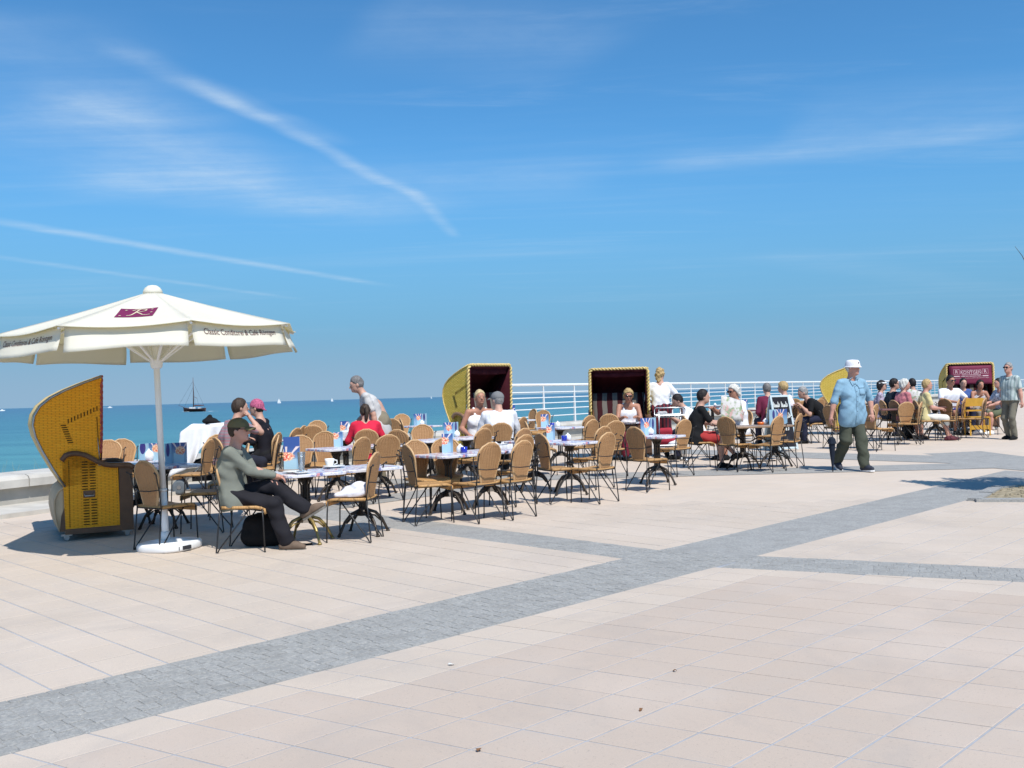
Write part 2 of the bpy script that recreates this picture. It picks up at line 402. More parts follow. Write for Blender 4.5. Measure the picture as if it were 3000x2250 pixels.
# ------------------------------------------------------------------ sea and shore
SEA_Z = -3.0
E0 = Vector((-6.7, 14.5, 0)); ED = Vector((8.1, 12.5, 0)); EL = ED.length; EU = ED / EL; EN = Vector((-EU.y, EU.x, 0))   # the edge of the promenade; EN points out to sea
def edge(t, off=0.0):
    p = E0 + ED * t + EN * off
    return Vector((p.x, p.y, gz(p.y)))
def mat_sea():
    m, T, b = principled('sea_water')
    geo = T.new('ShaderNodeNewGeometry'); pos = geo.outputs['Position']
    x, y, z = T.sep(pos)
    off = T.m('ADD', T.m('MULTIPLY', T.m('SUBTRACT', x, E0.x), EN.x), T.m('MULTIPLY', T.m('SUBTRACT', y, E0.y), EN.y))
    lg = T.m('LOGARITHM', T.m('MAXIMUM', off, 10.0), 10.0)                     # distance out from the beach
    wob = T.noise(T.mapping(pos, rot=(0, 0, -math.atan2(ED.x, ED.y)), scale=(0.02, 0.004, 1)), 1.0, 4, 0.6)
    lg = T.m('ADD', lg, T.m('MULTIPLY', T.m('SUBTRACT', wob, 0.5), 0.35))
    col = T.mix(T.ramp(lg, 1.6, 2.35), SEA_NEAR, SEA_MID)                      # shallow turquoise over sand to deep blue
    col = T.mix(T.ramp(lg, 2.2, 3.3), col, SEA_FAR)
    pat = T.noise(T.mapping(pos, rot=(0, 0, R(8)), scale=(0.012, 0.10, 1)), 1.0, 5, 0.65)
    col = T.mix(T.ramp(pat, 0.42, 0.62, 0.0, 0.55), col, T.mix(0.55, col, rgb(0.015, 0.075, 0.14)))
    b.inputs['Base Color'].default_value = (1, 1, 1, 1); T.put(b.inputs['Base Color'], col)
    b.inputs['Roughness'].default_value = 0.32; b.inputs['IOR'].default_value = 1.33; b.inputs['Specular IOR Level'].default_value = 0.28
    w1 = T.noise(T.mapping(pos, rot=(0, 0, R(12)), scale=(0.5, 1.5, 1)), 1.0, 5, 0.62)
    w2 = T.noise(T.mapping(pos, rot=(0, 0, R(-14)), scale=(0.10, 0.34, 1)), 1.0, 4, 0.6)
    bn = T.new('ShaderNodeBump'); bn.inputs['Strength'].default_value = 1.0; bn.inputs['Distance'].default_value = 0.30
    T.put(bn.inputs['Height'], T.m('ADD', w1, T.m('MULTIPLY', w2, 1.6))); T.l.new(bn.outputs[0], b.inputs['Normal'])
    return m
SEA_NEAR = rgb(0.090, 0.275, 0.290); SEA_MID = rgb(0.062, 0.195, 0.250); SEA_FAR = rgb(0.062, 0.150, 0.225)
def strip(name, offs, zs, mat, t0=-14.0, t1=14.0, n=28):
    mb = MB()
    def fn(u, v):
        p = edge(t0 + (t1 - t0) * u, offs[int(round(v * (len(offs) - 1)))])
        return (p.x, p.y, zs[int(round(v * (len(offs) - 1)))])
    mb.grid(fn, n, len(offs) - 1)
    return tag(mb.build(name, mat, None, True), kind='structure')
mb = MB(); S_ = 60000.0
mb.add([(-S_, -3000, SEA_Z), (S_, -3000, SEA_Z), (S_, S_, SEA_Z), (-S_, S_, SEA_Z)], [(0, 1, 2, 3)])
tag(mb.build('sea', mat_sea()), kind='structure')
M_SAND = pm('beach_sand', (0.52, 0.44, 0.33), 0.95, 0.1, 0, 0.15, 0.8)
strip('beach', [0.9, 14.0, 34.0, 40.0], [-1.2, -2.3, -2.95, -3.4], M_SAND)

# ------------------------------------------------------------------ promenade surface
pave = MB()
def gp(x, y, dz=0.0): return (x, y, gz(y) + dz)
class Line:      # half-plane: keeps the points on the left of a -> b
    def __init__(self, a, b, flip=False):
        self.a = Vector((a[0], a[1])); d = Vector((b[0], b[1])) - self.a; d.normalize()
        self.n = Vector((-d.y, d.x)) * (-1 if flip else 1)
    def d(self, p): return (Vector((p[0], p[1])) - self.a).dot(self.n)
def clip(poly, lines):
    for L in lines:
        out = []
        for i in range(len(poly)):
            p, q = poly[i], poly[(i + 1) % len(poly)]; dp, dq = L.d(p), L.d(q)
            if dp >= 0: out.append(p)
            if (dp >= 0) != (dq >= 0):
                t = dp / (dp - dq); out.append((p[0] + (q[0] - p[0]) * t, p[1] + (q[1] - p[1]) * t))
        poly = out
        if len(poly) < 3: return []
    return poly
def area(poly): return abs(sum(poly[i][0] * poly[(i + 1) % len(poly)][1] - poly[(i + 1) % len(poly)][0] * poly[i][1] for i in range(len(poly)))) / 2
a0 = E0 + ED * -16; a1 = E0 + ED * 16
whole = [(a0.x, a0.y), (a0.x + 260, a0.y - 60), (a1.x + 260, a1.y - 60), (a1.x, a1.y)]
for lines in ([Line((0, -12), (1, -12), True)], [Line((0, -12), (1, -12)), Line((0, LEVEL_Y), (1, LEVEL_Y), True)], [Line((0, LEVEL_Y), (1, LEVEL_Y))]):
    q = clip(whole, lines)
    pave.add([gp(x, y) for x, y in q], [tuple(range(len(q)))])
PAVE = tag(pave.build('pavement', M_PAVE), kind='structure')
# the edges of the granite bands on the pavement
MU = ((-2.77, 5.26), (1.35, 9.28)); ML = ((-2.37, 4.48), (2.16, 8.86))          # wide band
NU = ((1.35, 9.28), (-1.51, 12.10)); NL = ((0.96, 8.90), (-1.5, 11.21))         # narrow band off to the sea
QU = ((2.16, 8.86), (4.12, 8.00)); QL = ((1.72, 8.38), (3.86, 7.50))            # narrow band off to the right
NEAR_Y = 12.6
def seen(p, m=0.35): return 3.0 < p[1] < NEAR_Y and abs(p[0]) < 0.535 * p[1] + m
FIELDS = [([Line(*MU), Line(*NL, flip=False)], U_DIR, V_DIR, False), ([Line(*MU), Line(*NU, flip=True)], U_DIR, V_DIR, False),
          ([Line(*ML, flip=True), Line(*QL, flip=True)], U_DIR, W_DIR, True), ([Line(*ML, flip=True), Line(*QU, flip=False)], U_DIR, X_DIR, False)]
tiles = []
TS = 0.335; JW = 0.0058
bed = MB()
bp = [gp(-8.0, 3.0, .003), gp(8.0, 3.0, .003), gp(8.0, NEAR_Y - .27, .003), gp(-8.0, NEAR_Y - .27, .003)]
bed.add(bp, [(0, 1, 2, 3)])
tag(bed.build('joint_bed', M_JOINT, PAVE), kind='structure')
for lines, du, dv, inner in FIELDS:
    # make every half-plane keep the side on which the field lies
    for i in range(-60, 61):
        for j in range(-60, 61):
            o = du * (i * TS) + dv * (j * TS) + Vector((0.06, 0.1, 0))
            c = o + du * TS / 2 + dv * TS / 2
            if not seen(c): continue
            k = JW
            q = [o + du * k + dv * k, o + du * (TS - k) + dv * k, o + du * (TS - k) + dv * (TS - k), o + du * k + dv * (TS - k)]
            full = [(p.x, p.y) for p in q]
            poly = clip(full, lines)
            if len(poly) < 3 or area(poly) < 0.003: continue
            worn = inner and min(L.d((c.x, c.y)) for L in lines) > 0.40      # a paler border course runs along the bands
            tiles.append((c.y, poly, worn))
tiles.sort(key=lambda t: t[0])
def slab_poly(mb, poly, z0, z1, tilt=0.0):
    if sum(poly[i][0] * poly[(i + 1) % len(poly)][1] - poly[(i + 1) % len(poly)][0] * poly[i][1] for i in range(len(poly))) < 0: poly = poly[::-1]
    n = len(poly); cx = sum(p[0] for p in poly) / n; cy = sum(p[1] for p in poly) / n
    e = 0.0035
    low = [gp(x, y, z0) for x, y in poly]; mid = [gp(x, y, z1 - 0.0015) for x, y in poly]
    top = []
    for x, y in poly:
        d = math.hypot(x - cx, y - cy); s = max(0.0, 1 - e / max(d, 1e-4)); top.append(gp(cx + (x - cx) * s, cy + (y - cy) * s, z1))
    fs = [tuple(range(2 * n, 3 * n))]
    for i in range(n):
        j = (i + 1) % n
        fs.append((i, j, n + j, n + i)); fs.append((n + i, n + j, 2 * n + j, 2 * n + i))
    mb.add(low + mid + top, fs)
rest = MB(); rest2 = MB()
for k, (_, poly, worn) in enumerate(tiles):
    z1 = 0.0065 + random.uniform(-0.0007, 0.0009)
    if k < 300:
        mb = MB(); slab_poly(mb, poly, 0.001, z1); mb.build('tile', M_TILE2 if worn else M_TILE, PAVE)
    else: slab_poly(rest2 if worn else rest, poly, 0.001, z1)
tag(rest.build('tiles', M_TILE, PAVE), kind='stuff')
if rest2.v: tag(rest2.build('tiles', M_TILE2, PAVE), kind='stuff')

# granite bands: setts near the camera, then the material
bands = MB()
def quad(mb, pts, dz): mb.add([gp(p[0], p[1], dz) for p in pts], [tuple(range(len(pts)))])
def ext(a, b, t): return (a[0] + (b[0] - a[0]) * t, a[1] + (b[1] - a[1]) * t)
CEN = (8.6, 17.0)
quad(bands, [ext(*ML, -0.6), ext(*ML, 2.35), ext(*MU, 2.55), ext(*MU, -0.6)], 0.0045)
quad(bands, [NL[0], NU[0], ext(*NU, 2.0), ext(*NL, 2.0)], 0.0047)
quad(bands, [QL[0], ext(*QL, 3.6), ext(*QU, 3.6), QU[0]], 0.0047)
quad(bands, [(-7.4, 8.4), (-6.6, 8.4), (0.3, 15.75), (0.3, 16.3), (-0.2, 16.3)], 0.0049)
quad(bands, [(-2.6, 15.95), (8.3, 15.9), (8.8, 16.9), (-2.6, 16.75)], 0.0051)
quad(bands, [(8.2, 16.3), (9.2, 17.5), (2.3, 22.6), (1.7, 22.0)], 0.0053)
quad(bands, [(7.9, 16.6), (9.3, 16.9), (8.75, 24.0), (7.9, 24.0)], 0.0055)
quad(bands, [(8.0, 15.4), (14.0, 19.6), (13.4, 20.6), (7.4, 16.6)], 0.0057)
BAND = tag(bands.build('stone_band', M_BAND), kind='structure')
SZ = 0.100
setts = []
def lay_setts(a, du, width, length, lines, y_to):
    du = Vector((du[0], du[1])).normalized(); dv = Vector((-du.y, du.x))
    nrow = int(round(width / SZ)); rw = width / nrow
    for r_ in range(nrow):
        s = random.random() * SZ
        while s < length:
            l = SZ * random.uniform(0.85, 1.25)
            g = 0.004
            o = Vector((a[0], a[1])) + du * s + dv * (r_ * rw)
            jit = lambda: random.uniform(-0.0025, 0.0025)
            q = [o + du * (g + jit()) + dv * (g + jit()), o + du * (l - g + jit()) + dv * (g + jit()), o + du * (l - g + jit()) + dv * (rw - g + jit()), o + du * (g + jit()) + dv * (rw - g + jit())]
            s += l
            c = (q[0] + q[2]) / 2
            if not (3.0 < c.y < y_to and abs(c.x) < 0.535 * c.y + 0.2): continue
            poly = clip([(p.x, p.y) for p in q], lines)
            if len(poly) >= 3 and area(poly) > 0.002: setts.append((c.y, poly))
d_ = (MU[1][0] - MU[0][0], MU[1][1] - MU[0][1]); a_ = ext(*ML, -0.4)
lay_setts(a_, d_, 0.862, 8.6, [Line(*MU, flip=True), Line(*ML)], 9.9)
d_ = (QL[1][0] - QL[0][0], QL[1][1] - QL[0][1])
lay_setts(QL[0], d_, 0.60, 3.2, [Line(*QL), Line(*QU, flip=True), Line(*ML, flip=True)], 9.9)
d_ = (NU[1][0] - NU[0][0], NU[1][1] - NU[0][1])
lay_setts(NU[0], d_, 0.60, 1.2, [Line(*NU), Line(*NL, flip=True), Line(*MU)], 9.9)
setts.sort(key=lambda t: t[0])
rest = MB()
for k, (_, poly) in enumerate(setts):
    z1 = 0.0075 + random.uniform(-0.0012, 0.0020)
    if k < 300:
        mb = MB(); slab_poly(mb, poly, 0.002, z1); mb.build('sett', M_SETT, BAND)
    else: slab_poly(rest, poly, 0.002, z1)
tag(rest.build('setts', M_SETT, BAND), kind='stuff')

# planting bed with a kerb at the right edge
M_SOIL = pm('dry_soil', (0.30, 0.25, 0.17), 0.95, 0.1, 0, 0.35, 14.0, 0.8, 60.0)
bedp = [(5.62, 12.05), (9.6, 11.2), (10.2, 12.0), (7.2, 13.55), (6.45, 13.2)]
mb = MB(); quad(mb, bedp, 0.02); tag(mb.build('planting_bed', M_SOIL), kind='structure')
kb = tag(thing('kerb', 'flat grey granite kerb edging the planting bed', 'kerb', (0, 0, 0)), kind='structure')
del kb['label'], kb['category']
for i in range(len(bedp)):
    a, b = Vector(bedp[i]), Vector(bedp[(i + 1) % len(bedp)]); n = max(1, int((b - a).length / 0.6))
    for k in range(n):
        p = a + (b - a) * ((k + 0.5) / n); L = (b - a).length / n - 0.012
        mb = MB(); mb.box(gp(p.x, p.y, 0.016), (L, 0.16, 0.05), rz=math.atan2(b.y - a.y, b.x - a.x)); mb.build('kerb_stone', M_SETT, kb)
grit = MB()
for k in range(260):
    x = random.uniform(5.9, 8.2); y = random.uniform(11.8, 13.3)
    if clip([(x, y), (x + .01, y), (x, y + .01)], [Line(bedp[i], bedp[(i + 1) % 5]) for i in range(5)]):
        r = random.uniform(0.008, 0.03); grit.ball(gp(x, y, 0.02), (r, r * 1.3, r * 0.6), 5, 3)
tag(grit.build('pebbles', M_SOIL), kind='stuff')

# ------------------------------------------------------------------ sea wall with coping blocks
wall = thing('sea_wall', 'low pale concrete wall with rounded coping between the promenade and the sea', 'wall', edge(0))
wl = edge(0)
def wall_local(p): return p - wl
n = 96
core = MB()
def wfn(u, v):
    p = edge(-3.0 + 18.0 * u, [0.10, 0.10, 0.75, 0.75][int(round(v * 3))]); h = [-0.3, 0.30, 0.30, -2.6][int(round(v * 3))]
    return wall_local(p + Vector((0, 0, h)))
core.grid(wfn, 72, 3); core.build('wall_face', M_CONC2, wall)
prof = [(0.0, 0.30), (0.0, 0.41), (0.03, 0.45), (0.10, 0.47), (0.78, 0.47), (0.85, 0.44), (0.85, 0.30)]
step = 1.9 / EL; t = -2.2
while t < 4.4:
    mb = MB()
    v0, v1 = t + 0.008 / EL, t + step - 0.008 / EL
    vs = [wall_local(edge(v0, o) + Vector((0, 0, h))) for o, h in prof] + [wall_local(edge(v1, o) + Vector((0, 0, h))) for o, h in prof]
    k = len(prof)
    mb.add(vs, [tuple(range(k)), tuple(range(2 * k - 1, k - 1, -1))] + [(i, k + i, k + (i + 1) % k, (i + 1) % k) for i in range(k)])
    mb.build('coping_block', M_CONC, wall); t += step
# a low paved step in front of the wall
mb = MB()
def sfn(u, v):
    p = edge(-3.0 + 10.0 * u, [-0.9, -0.9, 0.2][int(round(v * 2))]); return p + Vector((0, 0, [0.0, 0.06, 0.06][int(round(v * 2))]))
mb.grid(sfn, 40, 2); tag(mb.build('wall_step', M_CONC), kind='structure')
mb = MB(); mb.grid(lambda u, v: wall_local(edge(t + (15.0 - t) * u, prof[int(round(v * 6))][0]) + Vector((0, 0, prof[int(round(v * 6))][1]))), 40, 6); tag(mb.build('coping_blocks', M_CONC, wall), kind='stuff')

# ------------------------------------------------------------------ railing on the wall
rail = thing('railing', 'long white metal railing with five bars along the sea wall', 'railing', edge(0.74))
r0 = edge(0.74)
def rl(t, h): return edge(t, 0.42) + Vector((0, 0, 0.47 + h)) - r0
T0, T1 = 0.745, 14.0
def run(h, r):
    mb = MB(); mb.tube([rl(T0 + (T1 - T0) * i / 60, h) for i in range(61)], r, 6); return mb
run(1.06, 0.040).build('top_rail', M_WHITE, rail, True)
for h in (0.86, 0.71, 0.56, 0.40, 0.20): run(h, 0.016).build('bar', M_WHITE, rail, True)
t = T0
while t <= T1:
    mb = MB(); mb.tube([rl(t, 0.0), rl(t, 0.55), rl(t, 1.04)], [0.060, 0.050, 0.034], 4, flat=0.6)
    mb.build('post', M_WHITE, rail); t += 1.72 / EL
# dune grass showing over the wall
gr = MB()
for k in range(420):
    p = edge(random.uniform(-0.35, 0.30), random.uniform(1.2, 2.2)); b0 = p + Vector((0, 0, -0.35)); L = random.uniform(0.55, 1.0)
    d = Vector((random.uniform(-.3, .3), random.uniform(-.2, .3), 1)).normalized()
    gr.tube([b0, b0 + d * L * 0.6, b0 + d * L + Vector((random.uniform(-.12, .12), 0, -0.04))], [0.004, 0.003, 0.001], 3)
tag(gr.build('dune_grass', pm('dune_grass', (0.32, 0.33, 0.18), 0.8, 0.2)), kind='stuff')
# ------------------------------------------------------------------ materials of the furniture
M_WICK = weave('honey_wicker', (0.39, 0.205, 0.088), (0.47, 0.258, 0.115), 26.0, 95.0, 'YZ', 0.42, 0.10, 0.5)
M_WICKS = weave('honey_wicker_seat', (0.43, 0.235, 0.085), (0.52, 0.295, 0.12), 60.0, 60.0, 'XY', 0.45, 0.10, 0.5)
M_CANE = pm('cane_edge', (0.54, 0.335, 0.165), 0.5, 0.4, 0, 0.12, 14.0)
M_IRON = pm('black_iron', (0.022, 0.021, 0.022), 0.45, 0.5, 0.2, 0.2, 20.0)
M_CAST = pm('dark_cast_iron', (0.042, 0.032, 0.024), 0.5, 0.5, 0.3, 0.35, 9.0)
M_BRASS = pm('worn_gold_iron', (0.34, 0.25, 0.09), 0.42, 0.5, 0.5, 0.3, 14.0)
M_KORB = weave('yellow_plastic_wicker', (0.85, 0.345, 0.006), (0.90, 0.40, 0.012), 11.0, 54.0, 'XZ', 0.60, 0.0, 0.6)
M_KORBP = weave('pale_yellow_wicker', (0.60, 0.42, 0.055), (0.68, 0.49, 0.09), 12.0, 46.0, 'XZ', 0.50, 0.0, 0.8)
M_BRAID = pm('straw_braid', (0.62, 0.47, 0.19), 0.6, 0.3, 0, 0.2, 30.0)
M_BRAIDR = pm('red_piping', (0.40, 0.08, 0.07), 0.6, 0.3, 0, 0.2, 30.0)
M_PLANK = pm('brown_wood', (0.115, 0.058, 0.030), 0.45, 0.45, 0, 0.3, 3.5)
M_PLANKL = pm('light_brown_wood', (0.26, 0.15, 0.085), 0.5, 0.4, 0, 0.25, 3.5)
M_LINING = pm('burgundy_cloth', (0.055, 0.008, 0.014), 0.85, 0.2, 0, 0.15, 6.0, 0.3, 300.0)
M_TAN = pm('tan_canvas', (0.56, 0.42, 0.27), 0.8, 0.2, 0, 0.12, 5.0)
M_HOODTOP = pm('cream_hood_canvas', (0.66, 0.47, 0.20), 0.75, 0.25, 0, 0.10, 4.0)
M_SLOT = pm('dark_slot', (0.060, 0.036, 0.012), 0.9, 0.1, 0, 0.0)
M_STEEL = pm('brushed_steel', (0.36, 0.37, 0.38), 0.32, 0.5, 0.9, 0.08, 10.0)
M_PLASTW = pm('white_plastic', (0.78, 0.78, 0.77), 0.35, 0.5, 0, 0.03, 4.0)
M_PORC = pm('white_porcelain', (0.80, 0.80, 0.78), 0.15, 0.5, 0, 0.0)
M_BLUEC = pm('cobalt_glass', (0.02, 0.035, 0.36), 0.12, 0.5, 0, 0.1)
M_ORNG = pm('orange_ceramic', (0.72, 0.16, 0.02), 0.3, 0.5, 0, 0.05)
M_BLACK = pm('black_cloth', (0.010, 0.010, 0.011), 0.85, 0.2, 0, 0.2, 8.0)
M_INK = pm('dark_print', (0.10, 0.035, 0.045), 0.8, 0.2, 0, 0.05)
M_GOLDINK = pm('gold_print', (0.62, 0.52, 0.36), 0.7, 0.2, 0, 0.05)
M_PALEINK = pm('pale_pink_print', (0.62, 0.46, 0.48), 0.7, 0.2, 0, 0.05)
M_MAROON = pm('maroon_print', (0.17, 0.018, 0.075), 0.8, 0.2, 0, 0.08)
def striped(name, c1, c2, axis, freq, duty=0.5, var=0.08):
    m, T, b = principled(name)
    tc = T.new('ShaderNodeTexCoord').outputs['Object']; s = T.sep(tc)[axis]
    w = T.m('ADD', T.m('MULTIPLY', s, freq), T.m('MULTIPLY', T.noise(tc, 3.0, 2), 0.25))
    f = T.m('LESS_THAN', T.m('FRACT', w), duty)
    col = T.mix(f, rgb(*c2), rgb(*c1))
    T.put(b.inputs['Base Color'], T.mix(T.m('MULTIPLY', T.noise(tc, 7.0, 3), var * 2), col, rgb(c1[0] * .6, c1[1] * .6, c1[2] * .6)))
    b.inputs['Roughness'].default_value = 0.85; b.inputs['Specular IOR Level'].default_value = 0.2
    return m
M_KSTRIPE = striped('striped_seat_cloth', (0.045, 0.008, 0.011), (0.17, 0.155, 0.135), 1, 4.9, 0.52)
def mat_floral():
    m, T, b = principled('floral_table_print')
    tc = T.new('ShaderNodeTexCoord').outputs['Object']
    v = T.new('ShaderNodeTexVoronoi', feature='F1'); T.put(v.inputs['Vector'], T.mapping(tc, scale=(22, 22, 9))); v.inputs['Scale'].default_value = 1.0
    h = T.sep(v.outputs['Color'])[0]
    n = T.noise(tc, 16.0, 4, 0.6, 1.2)
    col = T.mix(T.ramp(n, 0.36, 0.50), rgb(0.14, 0.16, 0.36), rgb(0.68, 0.66, 0.69))
    col = T.mix(T.ramp(h, 0.60, 0.66), col, rgb(0.56, 0.26, 0.28)); col = T.mix(T.ramp(h, 0.76, 0.80), col, rgb(0.72, 0.70, 0.68))
    col = T.mix(T.ramp(T.noise(tc, 9.0, 3), 0.58, 0.68, 0.0, 0.8), col, rgb(0.22, 0.30, 0.50))
    T.put(b.inputs['Base Color'], col); b.inputs['Roughness'].default_value = 0.26; b.inputs['Specular IOR Level'].default_value = 0.5
    return m
M_FLORAL = mat_floral()
M_TABLEW = pm('reddish_brown_top', (0.15, 0.062, 0.055), 0.4, 0.5, 0, 0.2, 5.0)
M_TABLEO = pm('brown_slab_top', (0.30, 0.20, 0.13), 0.4, 0.45, 0, 0.2, 5.0)
def mat_menu():
    """ice-cream picture printed on the menu cards: blue ground, straws fanning up, fruit, pale glass below"""
    m, T, b = principled('menu_print')
    x, y, z = T.sep(T.new('ShaderNodeTexCoord').outputs['Object'])
    tc = T.new('ShaderNodeTexCoord').outputs['Object']
    u = T.m('ABSOLUTE', y)                                      # y: 0 at the fold
    z1 = T.m('DIVIDE', z, 0.27); u1 = T.m('DIVIDE', u, 0.165)
    col = T.mix(T.ramp(z1, 0.2, 0.95), rgb(0.24, 0.40, 0.54), rgb(0.035, 0.085, 0.29))
    glass = T.m('MULTIPLY', T.ramp(T.m('ABSOLUTE', T.m('SUBTRACT', u1, 0.42)), 0.26, 0.33, 1, 0), T.ramp(z1, 0.42, 0.5, 1, 0))
    col = T.mix(glass, col, rgb(0.36, 0.56, 0.68))
    dx = T.m('SUBTRACT', u1, 0.5); dz = T.m('SUBTRACT', z1, 0.56)
    rr = T.m('SQRT', T.m('ADD', T.m('MULTIPLY', dx, dx), T.m('MULTIPLY', T.m('MULTIPLY', dz, dz), 2.6)))
    nz = T.noise(tc, 60.0, 2); rr = T.m('MULTIPLY_ADD', T.m('SUBTRACT', nz, 0.5), 0.25, rr)
    fruit = T.mix(T.ramp(T.noise(tc, 55.0, 1), 0.45, 0.55), rgb(0.72, 0.10, 0.06), rgb(0.85, 0.60, 0.36))
    fruit = T.mix(T.ramp(T.noise(tc, 90.0, 1), 0.60, 0.66), fruit, rgb(0.85, 0.80, 0.70))
    ang = T.m('ARCTAN2', dx, T.m('SUBTRACT', z1, 0.45))
    rays = T.m('MULTIPLY', T.ramp(T.m('COSINE', T.m('MULTIPLY', ang, 9.0)), 0.62, 0.85), T.m('MULTIPLY', T.ramp(z1, 0.58, 0.66), T.ramp(T.m('ABSOLUTE', ang), 0.85, 1.0, 1, 0)))
    rays = T.m('MULTIPLY', rays, T.ramp(z1, 0.93, 0.97, 1, 0))
    col = T.mix(rays, col, rgb(0.75, 0.62, 0.62))
    col = T.mix(T.ramp(rr, 0.26, 0.32, 1, 0), col, fruit)
    # the other leaf is pale blue with a dark oval
    back = T.mix(T.m('LESS_THAN', T.m('ADD', T.m('MULTIPLY', T.m('MULTIPLY', T.m('SUBTRACT', u1, 0.5), T.m('SUBTRACT', u1, 0.5)), 14.0), T.m('MULTIPLY', T.m('MULTIPLY', T.m('SUBTRACT', z1, 0.62), T.m('SUBTRACT', z1, 0.62)), 9.0)), 0.8), rgb(0.30, 0.48, 0.60), rgb(0.035, 0.035, 0.19))
    col = T.mix(T.m('LESS_THAN', y, 0.0), back, col)
    T.put(b.inputs['Base Color'], col); b.inputs['Roughness'].default_value = 0.3
    return m
M_MENU = mat_menu()

# ------------------------------------------------------------------ lettering
def text_mesh(body, size, align='CENTER'):
    cu = bpy.data.curves.new('txt', 'FONT'); cu.body = body; cu.size = size; cu.align_x = align; cu.align_y = 'CENTER'; cu.resolution_u = 2
    o = bpy.data.objects.new('txt', cu); COL.objects.link(o)
    me = bpy.data.meshes.new_from_object(o); bpy.data.objects.remove(o); bpy.data.curves.remove(cu)
    vs = [v.co.copy() for v in me.vertices]; fs = [tuple(p.vertices) for p in me.polygons]
    bpy.data.meshes.remove(me)
    return vs, fs
def put_text(parent, body, size, fn, mat, name='lettering', sx=1.0, shear=0.0):
    """lays flat lettering on a surface: fn(x, y) -> point"""
    vs, fs = text_mesh(body, size); mb = MB()
    mb.add([fn((v.x + v.y * shear) * sx, v.y) for v in vs], fs)
    return mb.build(name, mat, parent)

# ------------------------------------------------------------------ chair
def make_chair():
    t = thing('wicker_chair', 'honey wicker chair', 'chair', (0, 0, 0), 0, 'honey wicker chairs on thin black iron legs at the cafe tables')
    mb = MB()
    def seat(u, v):
        x = -0.215 + 0.435 * u; w = 0.20 + 0.022 * math.sin(math.pi * min(1, u * 1.1)) - (0.03 if u > 0.97 else 0)
        y = (v * 2 - 1) * w
        z = 0.452 - 0.012 * math.sin(math.pi * v) - (max(0, u - 0.78) / 0.22) ** 2 * 0.035
        return (x, y, z)
    mb.slab(seat, 10, 8, 0.03)
    mb.box((0.215, 0, 0.405), (0.016, 0.36, 0.055))
    mb.build('seat', M_WICKS, t, True)
    def hw(s):
        return 0.100 + 0.084 * (s / 0.68) ** 1.1 if s < 0.68 else 0.184 * math.sqrt(max(0.0, 1 - ((s - 0.68) / 0.325) ** 2))
    def back(u, v):
        s = u; q = v * 2 - 1; y = q * hw(s)
        x = -0.205 - 0.085 * s ** 1.2 + 0.40 * (y * y)
        rib = 0.0035 * math.cos(q * math.pi * 8.0) * min(1, s * 3)
        return (x + rib, y, 0.435 + 0.485 * s)
    mb = MB(); mb.slab(back, 14, 34, 0.014); mb.build('backrest', M_WICK, t, True)
    n = 12; pts = []
    for i in range(n + 1): pts.append(Vector(back(0.995 * i / n, 1.0)))
    for i in range(n, -1, -1): pts.append(Vector(back(0.995 * i / n, 0.0)))
    mb = MB(); mb.tube(pts, 0.0125, 6); mb.tube([back(0, 0), back(0, .5), back(0, 1)], 0.011, 6); mb.build('cane_rim', M_CANE, t, True)
    for s in (-1, 1):
        mb = MB(); mb.tube([(-0.315, s * 0.226, 0.80), (-0.292, s * 0.214, 0.79), (-0.245, s * 0.200, 0.60), (-0.225, s * 0.195, 0.44)], 0.0075, 6)
        mb.ball((-0.315, s * 0.226, 0.803), 0.012, 6, 4); mb.tube([(-0.292, s * 0.214, 0.78), (-0.268, s * 0.180, 0.775)], 0.006, 5)
        mb.build('back_post', M_IRON, t, True)
        mb = MB(); mb.tube([(-0.225, s * 0.195, 0.44), (-0.245, s * 0.20, 0.25), (-0.262, s * 0.205, 0.06), (-0.268, s * 0.207, 0.012), (-0.255, s * 0.207, 0.008), (-0.235, s * 0.206, 0.045), (-0.10, s * 0.19, 0.22), (0.06, s * 0.178, 0.43)], 0.0075, 6)
        mb.build('leg', M_IRON, t, True)
        mb = MB(); mb.tube([(0.195, s * 0.19, 0.43), (0.205, s * 0.192, 0.30), (0.215, s * 0.195, 0.008)], 0.0075, 6); mb.ball((0.215, s * 0.195, 0.009), 0.011, 6, 4); mb.build('leg', M_IRON, t, True)
    mb = MB(); mb.tube([(0.19, -0.19, 0.43), (0.19, 0.19, 0.43)], 0.007, 5)
    mb.tube([(-0.225, -0.195, 0.436), (-0.225, 0.195, 0.436)], 0.007, 5)
    for s in (-1, 1): mb.tube([(-0.225, s * 0.19, 0.436), (0.19, s * 0.187, 0.43)], 0.007, 5)
    mb.build('seat_frame', M_IRON, t, True)
    mb = MB(); mb.tube([(-0.25, -0.202, 0.63), (-0.29, -0.09, 0.615), (-0.29, 0.09, 0.615), (-0.25, 0.202, 0.63)], 0.006, 5)
    mb.build('back_brace', M_IRON, t, True)
    return t
CH0 = make_chair(); CH_USED = [False]
def chair(loc, deg, label):
    if not CH_USED[0]: o = CH0; CH_USED[0] = True
    else: o = copy_tree(CH0)
    o.location = loc; o.rotation_euler = (0, 0, R(deg)); o['label'] = label
    return o
def chair_px(px, py, deg, label, d=None):
    """chair whose backrest top is seen at (px, py); deg: the way a sitter looks (0 right, 90 to the sea)"""
    b = ground(px, py, 0.925) if d is None else at(px, d, 0.925)
    f = Vector((math.cos(R(deg)), math.sin(R(deg)), 0)); p = b + f * 0.26
    return chair((p.x, p.y, gz(p.y)), deg, label)

